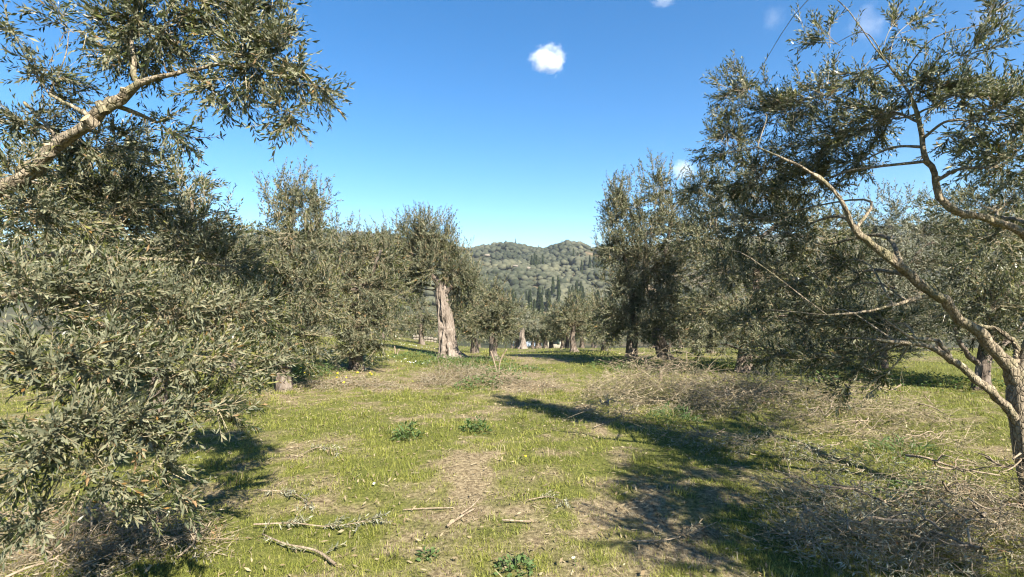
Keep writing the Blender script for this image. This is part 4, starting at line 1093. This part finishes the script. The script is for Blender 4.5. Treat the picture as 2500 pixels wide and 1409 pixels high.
def fallen(label, pts, seed, leaves=14, r=.006, mat=None, scale=.9, spread=.5):
    g = np.random.default_rng(seed)
    P = [ground_hit(*p) for p in pts]
    base = P[0].copy()
    root = thing('fallen_branch', label, 'branch', base)
    path = spline(np.array([(*(p + np.array([0, 0, .03 + .02 * g.random()])), r * (1 - .7 * i / len(P))) for i, p in enumerate(P)]), 16)
    v, f = tube(path[:, :3], path[:, 3], 7, rough=.15, seed=seed % 50)
    obj('stem', make_mesh('stem', v - base, f, M_stick, smooth=True), root)
    if leaves:
        acc = Acc()
        i = g.integers(3, 16, leaves)
        t = unit(np.gradient(path[:, :3], axis=0))[i]
        d = t + g.normal(0, spread, (leaves, 3)); d[:, 2] = np.abs(d[:, 2]) * .35
        place(acc, TW_DRYHI, path[i, :3], d, unit(np.array([0, 0, 1.]) + g.normal(0, .3, (leaves, 3))), g.uniform(.6, 1.1, leaves) * scale, g, .25)
        o = obj('leaves', acc.mesh('leaves', mat or M_drygreen, base), root); o['kind'] = 'stuff'
    return root
TW_DRYHI = [twig_variant(760 + i, 8, 0.20, 0.055, 0.20, True, curl=0.35, droop=0.2) for i in range(5)]
fallen('fallen leafy olive branch lying across the turf, longest at lower left', [(620, 1297), (720, 1295), (800, 1300), (905, 1288)], 901, 16)
fallen('fallen branch with a bare brown fork below the long leafy one', [(820, 1392), (770, 1362), (700, 1345), (640, 1322)], 903, 5, .009, scale=.8)
fallen('short fallen olive sprig above the long leafy branch', [(625, 1212), (700, 1215), (770, 1252)], 905, 8, .005, scale=.8)
fallen('withered sprig in the grass beside the left shadow', [(720, 1130), (780, 1100), (840, 1112)], 907, 9, .005)
fallen('silvery sprig lying on the turf right of the cut sticks', [(1290, 1235), (1340, 1225), (1385, 1240)], 909, 8, .004, scale=.7)
fallen('forked bare twig lying at the edge of the big shadow', [(1545, 1335), (1620, 1333), (1690, 1315), (1750, 1290)], 911, 6, .005, M_dry)
fallen('curved olive sprig hanging out of the pale heap', [(1450, 1050), (1500, 1030), (1540, 1000)], 913, 8, .006, scale=1.1)

def stick(name, label, pts, rad, seed, mat=M_stick, cat='stick'):
    base = np.array(pts[0][:3])
    sp = spline(np.array([(*p, rad * (1 - .35 * i / len(pts))) for i, p in enumerate(pts)]), 14)
    v, f = tube(sp[:, :3], sp[:, 3], 9, rough=.15, seed=seed)
    n = 9
    f.append(np.array([[0, (k + 1) % n, k] for k in range(1, n - 1)]))
    return tag(obj(name, make_mesh(name, v - base, f, mat, smooth=True), None, base), label, cat)
G = lambda px, py, dz=.02: ground_hit(px, py) + np.array([0, 0, dz])
stick('cut_stick', 'thick pale cut stick lying slantwise on bare straw', [G(1092, 1292), G(1120, 1272), G(1160, 1248)], .009, 3)
stick('cut_stick', 'thin stick touching the end of the thick cut stick', [G(1125, 1262), G(1150, 1245), G(1172, 1222)], .006, 4)
stick('cut_stick', 'short straight stick in the grass right of the slanting one', [G(1226, 1277), G(1258, 1279), G(1296, 1281)], .007, 5)
stick('cut_stick', 'long thin stem lying level left of the slanting stick', [G(985, 1252), G(1040, 1248), G(1110, 1246)], .005, 6)

def stake(label, foot, tips, rad, seed):
    b = ground_hit(*foot); Y = b[1]
    root = thing('stake', label, 'stake', b)
    for i, t in enumerate(tips):
        path = [(*(at(*q, Y)), rad * (1 - .1 * k)) for k, q in enumerate(t)]
        path[0] = (b[0] + (i * .02), b[1], b[2] - .1, rad)
        sp = spline(np.array(path), 14)
        v, f = tube(sp[:, :3], sp[:, 3], 8, rough=.12, seed=seed + i)
        obj('stick', make_mesh('stick', v - b, f, M_stick, smooth=True), root)
stake('forked pale stick planted before the small round olive', (1216, 912), [[(1216, 912), (1206, 882), (1198, 857)], [(1217, 912), (1222, 880), (1237, 852)]], .019, 21)
stake('short pale stake planted in the brush before the squat trunk', (1612, 932), [[(1612, 932), (1612, 910), (1611, 893)], [(1612, 932), (1617, 905), (1625, 890)]], .024, 23)
stake('thin pale stake in the grass left of the thick trunk', (967, 868), [[(967, 868), (965, 858), (963, 845)], [(967, 868), (971, 860), (975, 852)]], .026, 25)

# ------------------------------------------------------------------ weeds and flowers
def leaf_cluster(acc, g, c, R, H, n, size, wid=.5):
    a = g.uniform(0, 2 * np.pi, n); q = np.sqrt(g.random(n)) * R
    x = c[0] + np.cos(a) * q; y = c[1] + np.sin(a) * q
    z = height(x, y) + g.random(n) ** .7 * H * np.clip(1.15 - (q / R) ** 2, .15, 1)
    p = np.stack([x, y, z], -1)
    d = unit(np.stack([np.cos(a + g.normal(0, .8, n)), np.sin(a + g.normal(0, .8, n)), g.normal(.35, .45, n)], -1))
    s = unit(np.cross(d, [0, 0, 1.]) + g.normal(0, .35, (n, 3)))
    L = (size * g.uniform(.6, 1.2, n))[:, None]
    nor = np.cross(s, d)
    v = np.stack([p, p + d * L * .5 - s * L * wid * .5 + nor * L * .08, p + d * L - nor * L * .1, p + d * L * .5 + s * L * wid * .5 + nor * L * .08], 1)
    acc.add(v.reshape(-1, 3), np.array([[0, 1, 2, 3]]) + (np.arange(n) * 4)[:, None], np.repeat(np.clip(g.normal(.5, .22, n), 0, 1), 4))

def weed(label, px, py, R, H, n, size, seed, wid=.5, mat=None):
    g = np.random.default_rng(seed); c = ground_hit(px, py)
    acc = Acc(); leaf_cluster(acc, g, c, R, H, n, size, wid)
    st = np.stack([np.tile(c, (12, 1)), c + np.stack([g.normal(0, R * .5, 12), g.normal(0, R * .5, 12), g.uniform(.4, .9, 12) * H], -1)], 1)
    thin_tubes(acc, st, np.full(12, .003), np.full(12, .0015), -1.0)
    tag(obj('weed', acc.mesh('weed', mat or M_weed, c), None, c), label, 'weed')
weed('dark bluish green thistle clump in the middle of the turf', 995, 1072, .15, .18, 150, .065, 1001, .35)
weed('bright green leafy weed right of the dark thistle', 1160, 1055, .18, .16, 130, .07, 1003, .35)
weed('bright green clover patch at the bottom of the picture', 1258, 1392, .11, .07, 110, .032, 1005, .8)
weed('small clover tuft on bare soil left of the bright patch', 1045, 1362, .06, .05, 45, .03, 1007, .7)
weed('grassy green weed under the pale heap of prunings', 1640, 1035, .35, .22, 260, .12, 1009, .14)
weed('long bladed green weed between the prunings ridge and the right tree', 2200, 1115, .35, .16, 240, .11, 1011, .14)
weed('bright broad leaved weed behind the prunings ridge', 2010, 935, .35, .2, 120, .12, 1013, .35)
weed('dark leafy weed beside the right hand brush heap', 2230, 1215, .2, .14, 140, .06, 1015, .5)

def undergrowth():
    g = np.random.default_rng(1101)
    acc = Acc()
    for px, py, R, H, n in [(1040, 880, 1.1, .22, 700), (1110, 892, 1.2, .25, 900), (1180, 890, 1.0, .22, 600), (1150, 905, .9, .2, 500), (1250, 905, .9, .18, 450), (1230, 930, .6, .3, 300), (1530, 895, 1.1, .25, 700), (1600, 905, 1.2, .28, 900), (1680, 905, 1.2, .22, 800), (1745, 900, 1.0, .2, 500), (1390, 868, 1.0, .25, 400), (1450, 872, 1.0, .25, 400),
                            (720, 915, .8, .22, 500), (770, 910, .7, .2, 400), (650, 930, .8, .2, 400), (1170, 945, .5, .2, 300), (2330, 940, 1.3, .18, 500), (2240, 930, 1.2, .16, 400)]:
        leaf_cluster(acc, g, ground_hit(px, py), R, H, n, .075, .42)
    o = obj('undergrowth', acc.mesh('undergrowth', M_weed)); o['kind'] = 'stuff'
    tag(o, 'low lush green undergrowth round the olive trunks', 'undergrowth')
undergrowth()

M_yellow = plain_mat('yellow_petal', (0.85, 0.62, 0.02), .5, .1)
M_white = plain_mat('white_petal', (0.82, 0.82, 0.78), .6, .05)
M_stem = plain_mat('flower_stem', (0.10, 0.17, 0.04), .6, .2)

def flower_meshes(seed, mat, R, petals, cup, H, disc):
    g = np.random.default_rng(seed)
    V = []; Fq = []
    for i in range(petals):
        a = 2 * np.pi * i / petals
        d = np.array([math.cos(a), math.sin(a), cup]); s = np.array([-math.sin(a), math.cos(a), 0]); w = math.pi * R / petals * .95
        V += [np.array([0, 0, H]), np.array([0, 0, H]) + d * R * .6 - s * w, np.array([0, 0, H]) + d * R, np.array([0, 0, H]) + d * R * .6 + s * w]
        Fq.append([4 * i, 4 * i + 3, 4 * i + 2, 4 * i + 1])
    pet = make_mesh('petals', np.array(V), np.array(Fq), mat)
    v, f = tube(np.array([[0, 0, -.02], [.008, 0, H * .5], [0, 0, H]]), [.003, .0025, .002], 5)
    st = make_mesh('stem', v, f, M_stem)
    th = np.linspace(0, 6.28, 7)[:-1]
    ds = make_mesh('flower_centre', np.vstack([np.stack([np.cos(th) * R * .3, np.sin(th) * R * .3, th * 0 + H + .004], -1), [[0, 0, H + .012]]]), np.array([[i, (i + 1) % 6, 6] for i in range(6)]), disc)
    return pet, st, ds
def flower(label, px, py, ms, cat, group, seed, s=1.0):
    g = np.random.default_rng(seed); c = ground_hit(px, py)
    r = thing('flower', label, cat, c, group); r.rotation_euler = (g.normal(.35, .15), g.normal(0, .15), g.uniform(-.5, .5)); r.scale = (s, s, s)
    for m, n in zip(ms, ('petals', 'stem', 'flower_centre')): obj(n, m, r)
FY = flower_meshes(1, M_yellow, .035, 5, .7, .22, M_yellow)
FW = flower_meshes(2, M_white, .014, 10, .15, .06, M_yellow)
for i, (px, py) in enumerate([(755, 903), (752, 925), (764, 929), (776, 934), (823, 928), (873, 926), (908, 932), (697, 928), (702, 926), (840, 941), (846, 950), (823, 942), (777, 930), (906, 928), (735, 915)]):
    flower('yellow wood sorrel flower beside the mat of reddish twigs', px, py, FY, 'flower', 'yellow flowers by the twig mat', 1200 + i, .72)
flower('lone yellow flower low in the turf near the middle', 1283, 1128, FY, 'flower', None, 1230, .35)
flower('white daisy in the turf left of the slanting stick', 918, 1190, FW, 'flower', None, 1231, .9)
flower('white daisy at the bottom right of the bright clover', 1404, 1384, FW, 'flower', None, 1232, .9)
def daisies():
    g = np.random.default_rng(1300); acc = Acc()
    for px, py, R, n in [(830, 868, 1.6, 50), (1030, 850, 1.4, 30), (800, 872, 1.2, 30), (1005, 890, .5, 12), (870, 872, 1, 15)]:
        c = ground_hit(px, py); x = c[0] + g.normal(0, R * .6, n); y = c[1] + g.normal(0, R * .4, n)
        p = np.stack([x, y, height(x, y) + g.uniform(.06, .12, n)], -1)
        r = .016
        th = np.linspace(0, 2 * np.pi, 7)[:-1]
        ring = np.stack([np.cos(th) * r, np.sin(th) * r * .8, np.sin(th) * r * .4], -1)
        v = p[:, None] + ring[None]
        o = (np.arange(n) * 6)[:, None]
        acc.add(v.reshape(-1, 3), [np.array([[0, 1, 2, 3]]) + o, np.array([[0, 3, 4, 5]]) + o], .5)
    o = obj('daisies', acc.mesh('daisies', M_white)); o['kind'] = 'stuff'
    tag(o, 'scattered tiny white daisies in the far turf', 'flowers')
daisies()

# ------------------------------------------------------------------ house, wall, car and rocks in the distance
def box(lo, hi):
    (a, b, c), (d, e, f) = lo, hi
    v = np.array([[a, b, c], [d, b, c], [d, e, c], [a, e, c], [a, b, f], [d, b, f], [d, e, f], [a, e, f]], float)
    return v, np.array([[0, 3, 2, 1], [4, 5, 6, 7], [0, 1, 5, 4], [1, 2, 6, 5], [2, 3, 7, 6], [3, 0, 4, 7]])
def bx(name, lo, hi, mat, parent):
    v, f = box(lo, hi)
    return obj(name, make_mesh(name, v, f, mat), parent)
M_cream = plain_mat('cream_render', (0.55, 0.50, 0.40), .9, .1, 2)
M_tile = plain_mat('roof_tile', (0.22, 0.16, 0.12), .9, .25, 8)
M_shutter = plain_mat('shutter_green', (0.08, 0.13, 0.10), .6, .1)
M_glass = plain_mat('dark_glass', (0.05, 0.07, 0.09), .1, .1, 2, .6)
M_stone = plain_mat('pale_stone', (0.22, 0.19, 0.15), .95, .4, 3)
M_paint = plain_mat('pale_blue_paint', (0.32, 0.40, 0.52), .25, .04, 2, .6)
M_tyre = plain_mat('tyre_rubber', (0.03, 0.03, 0.03), .9, .1)

def house():
    p = at(1335, 830, 88); p[2] = float(height(p[0], p[1])) - .3
    r = thing('house', 'small cream house half hidden by olives below the grove', 'house', p)
    bx('wall', (-3, 0, 0), (3, 5, 3.0), M_cream, r)
    v = np.array([[-3.3, -.4, 2.95], [3.3, -.4, 2.95], [3.3, 5.4, 2.95], [-3.3, 5.4, 2.95], [-3.3, 2.5, 4.5], [3.3, 2.5, 4.5]])
    rf = obj('roof', make_mesh('roof', v, [np.array([[0, 1, 5, 4], [2, 3, 4, 5], [0, 3, 2, 1]]), np.array([[0, 4, 3], [1, 2, 5]])], M_tile), r)
    bx('chimney', (1.4, 2.9, 3.9), (1.9, 3.4, 5.0), M_cream, rf)
    for x in (-1.9, 1.3):
        w = bx('window', (x - .45, -.03, 1.0), (x + .45, .03, 2.1), M_glass, r)
        for s in (-1, 1): bx('shutter', (x + s * .7 - .22, -.07, .95), (x + s * .7 + .22, -.035, 2.15), M_shutter, w)
    d = bx('door', (-.75, -.04, 0.02), (.15, .03, 2.1), M_shutter, r)
    bx('handle', (.02, -.09, 1.0), (.07, -.042, 1.12), M_stone, d)
house()

def car():
    p = at(1288, 835, 74); p[2] = float(height(p[0], p[1]))
    r = thing('parked_car', 'pale blue car parked behind the hollow stump', 'car', p)
    r.rotation_euler = (0, 0, math.radians(20))
    prof = np.array([[-2.0, .35], [-2.0, .8], [-1.85, .95], [-1.2, 1.0], [-.7, 1.45], [.9, 1.48], [1.5, 1.0], [1.95, .9], [2.0, .35]])
    n = len(prof)
    V = np.vstack([np.c_[prof[:, 0], np.full(n, -.8 + .0), prof[:, 1]], np.c_[prof[:, 0], np.full(n, .8), prof[:, 1]]])
    V[:, 1] *= np.where(V[:, 2] > 1.1, .86, 1)
    f = [np.array([[i, i + 1, n + i + 1, n + i] for i in range(n - 1)])]
    me = bpy.data.meshes.new('body')
    me.from_pydata(V.tolist(), [], [list(q) for q in f[0]] + [list(range(n))[::-1], list(range(n, 2 * n)), [0, n, 2 * n - 1, n - 1]])
    me.materials.append(M_paint); obj('body', me, r)
    for s in (-1, 1):
        me = bpy.data.meshes.new('window')
        y = s * .775
        q = [(-.98, y, 1.05), (-.62, s * .725, 1.38), (.8, s * .725, 1.40), (1.22, y, 1.05)]
        me.from_pydata([(a, b + s * .03, c) for a, b, c in q], [], [[0, 1, 2, 3]]); me.materials.append(M_glass); obj('window', me, r)
        for x in (-1.25, 1.25):
            th = np.linspace(0, 2 * np.pi, 17)[:-1]
            ring = np.stack([np.cos(th) * .32 + x, 0 * th, np.sin(th) * .32 + .32], -1)
            v = np.vstack([ring + [0, s * .62, 0], ring + [0, s * .83, 0]])
            me = bpy.data.meshes.new('wheel')
            me.from_pydata(v.tolist(), [], [[i, (i + 1) % 16, 16 + (i + 1) % 16, 16 + i] for i in range(16)] + [list(range(16)), list(range(16, 32))])
            me.materials.append(M_tyre); obj('wheel', me, r)
    me = bpy.data.meshes.new('windscreen'); me.from_pydata([(-1.22, -.66, 1.03), (-1.22, .66, 1.03), (-.76, .6, 1.42), (-.76, -.6, 1.42)], [], [[0, 1, 2, 3]]); me.materials.append(M_glass); obj('windscreen', me, r)
    me = bpy.data.meshes.new('windscreen'); me.from_pydata([(1.47, -.66, 1.06), (1.47, .66, 1.06), (.98, .6, 1.43), (.98, -.6, 1.43)], [], [[3, 2, 1, 0]]); me.materials.append(M_glass); obj('windscreen', me, r)
car()

def rubble_wall():
    g = np.random.default_rng(1500)
    a = at(1008, 838, 39); b = at(1062, 838, 40)
    base = (a + b) / 2; base[2] = float(height(base[0], base[1]))
    r = thing('stone_wall', 'low pale wall of rough stones at the end of the grass behind the thick trunk', 'wall', base)
    iv, jf = ico(1)
    me = [make_mesh('stone', iv * (1 + .25 * (vnoise(iv[:, 0] * 2 + k, iv[:, 1] * 2 + iv[:, 2], k) - .5)[:, None]), jf, M_stone) for k in range(4)]
    L = np.linalg.norm((b - a)[:2])
    for row in range(2):
        x = 0
        while x < L:
            w = g.uniform(.2, .4)
            p = a + (b - a) * (x + w / 2) / L; p[2] = float(height(p[0], p[1])) + .1 + row * .2
            o = obj('stone', me[int(g.integers(0, 4))], r, p - base)
            o.scale = (w * .62, .2, .15); o.rotation_euler = (g.normal(0, .1), g.normal(0, .1), math.atan2(b[1] - a[1], b[0] - a[0]))
            x += w
rubble_wall()

def outcrops():
    g = np.random.default_rng(1600)
    iv, jf = ico(2)
    lab = ['white rock scar highest in the saddle left of the middle hill', 'small pale rock scar just below the highest one', 'ochre cutting low on the middle hill, left one', 'ochre cutting low on the middle hill, right one', 'small pale scar on the slope left of the middle hill']
    for (px, y, sx, sz), l in zip([(1189, 520, 3.4, 1.6), (1203, 500, 4, 1.1), (1258, 430, 3, 1.3), (1288, 430, 3.2, 1.5), (1172, 400, 2.2, .9)], lab):
        x = (px - CX) / F * y
        v = iv * (1 + .7 * (fbm(iv[:, 0] * 2 + px, iv[:, 1] * 2 + iv[:, 2] * 2, 5, 3) - .5)[:, None]) * np.array([sx, 2.5, sz])
        tag(obj('rock_outcrop', make_mesh('rock_outcrop', v, jf, M_stone), None, (x, y - 4, float(height(x, y - 4)) + 2.6)), l, 'rock')
outcrops()

# ------------------------------------------------------------------ clouds
def clouds():
    m = bpy.data.materials.new('cloud_vapour'); m.use_nodes = True
    nt = m.node_tree; nt.nodes.clear()
    out = N(nt, 'ShaderNodeOutputMaterial'); vol = N(nt, 'ShaderNodeVolumePrincipled')
    tc = N(nt, 'ShaderNodeTexCoord'); oi = N(nt, 'ShaderNodeObjectInfo')
    add = N(nt, 'ShaderNodeVectorMath', operation='ADD'); nt.links.new(tc.outputs['Object'], add.inputs[0])
    sc = N(nt, 'ShaderNodeVectorMath', operation='SCALE'); sc.inputs[0].default_value = (37, 19, 53); nt.links.new(oi.outputs['Random'], sc.inputs['Scale']); nt.links.new(sc.outputs[0], add.inputs[1])
    n1 = N(nt, 'ShaderNodeTexNoise'); n1.inputs['Scale'].default_value = 2.1; n1.inputs['Detail'].default_value = 9; n1.inputs['Roughness'].default_value = .68
    nt.links.new(add.outputs[0], n1.inputs['Vector'])
    ln = N(nt, 'ShaderNodeVectorMath', operation='LENGTH'); nt.links.new(tc.outputs['Object'], ln.inputs[0])
    d = math_(nt, 'SUBTRACT', math_(nt, 'MULTIPLY', n1.outputs['Fac'], 2.1), math_(nt, 'ADD', math_(nt, 'MULTIPLY', ln.outputs['Value'], 1.15), .32))
    d = math_(nt, 'MAXIMUM', d, 0.0)
    oc = N(nt, 'ShaderNodeObjectInfo')
    k = math_(nt, 'MULTIPLY', d, oc.outputs['Alpha'])
    nt.links.new(math_(nt, 'MULTIPLY', k, 0.22), vol.inputs['Density'])
    vol.inputs['Color'].default_value = (1, 1, 1, 1); vol.inputs['Anisotropy'].default_value = 0.0
    nt.links.new(vol.outputs[0], out.inputs['Volume'])
    iv, jf = ico(3)
    me = make_mesh('cloud', iv * 1.15, jf, m)
    for px, py, rx, rz, al, l in [(1338, 146, 66, 50, .30, 'small round white cloud alone in the middle of the sky'), (1668, 415, 50, 38, .14, 'faint small cloud low beside the right olives'), (1620, 0, 45, 26, .07, 'scrap of cloud cut by the top edge right of the middle'),
                                  (1888, 45, 45, 50, .014, 'thin wisp of cloud high over the right olives'), (2120, 60, 70, 70, .02, 'pale cloud behind the top shoots of the right olive'), (2420, 40, 70, 60, .02, 'pale cloud behind foliage in the top right corner')]:
        Y = 1500.0
        p = at(px, py, Y); o = obj('cloud', me, None, p)
        o.scale = (rx / F * Y, (rx + rz) / 2 / F * Y, rz / F * Y); o.color = (1, 1, 1, al)
        tag(o, l, 'cloud')
clouds()

# ------------------------------------------------------------------ the air between here and the hills
def haze():
    m = bpy.data.materials.new('haze_air'); m.use_nodes = True
    nt = m.node_tree; nt.nodes.clear()
    out = N(nt, 'ShaderNodeOutputMaterial'); vol = N(nt, 'ShaderNodeVolumePrincipled')
    vol.inputs['Color'].default_value = (0.80, 0.88, 1.0, 1); vol.inputs['Density'].default_value = 0.00016; vol.inputs['Anisotropy'].default_value = 0.2
    nt.links.new(vol.outputs[0], out.inputs['Volume'])
    v, f = box((-2750, -2750, -26), (2750, 3150, 140))
    o = obj('haze', make_mesh('haze', v, f, m)); o['kind'] = 'stuff'
    tag(o, 'thin bluish air softening the hills', 'haze')
haze()
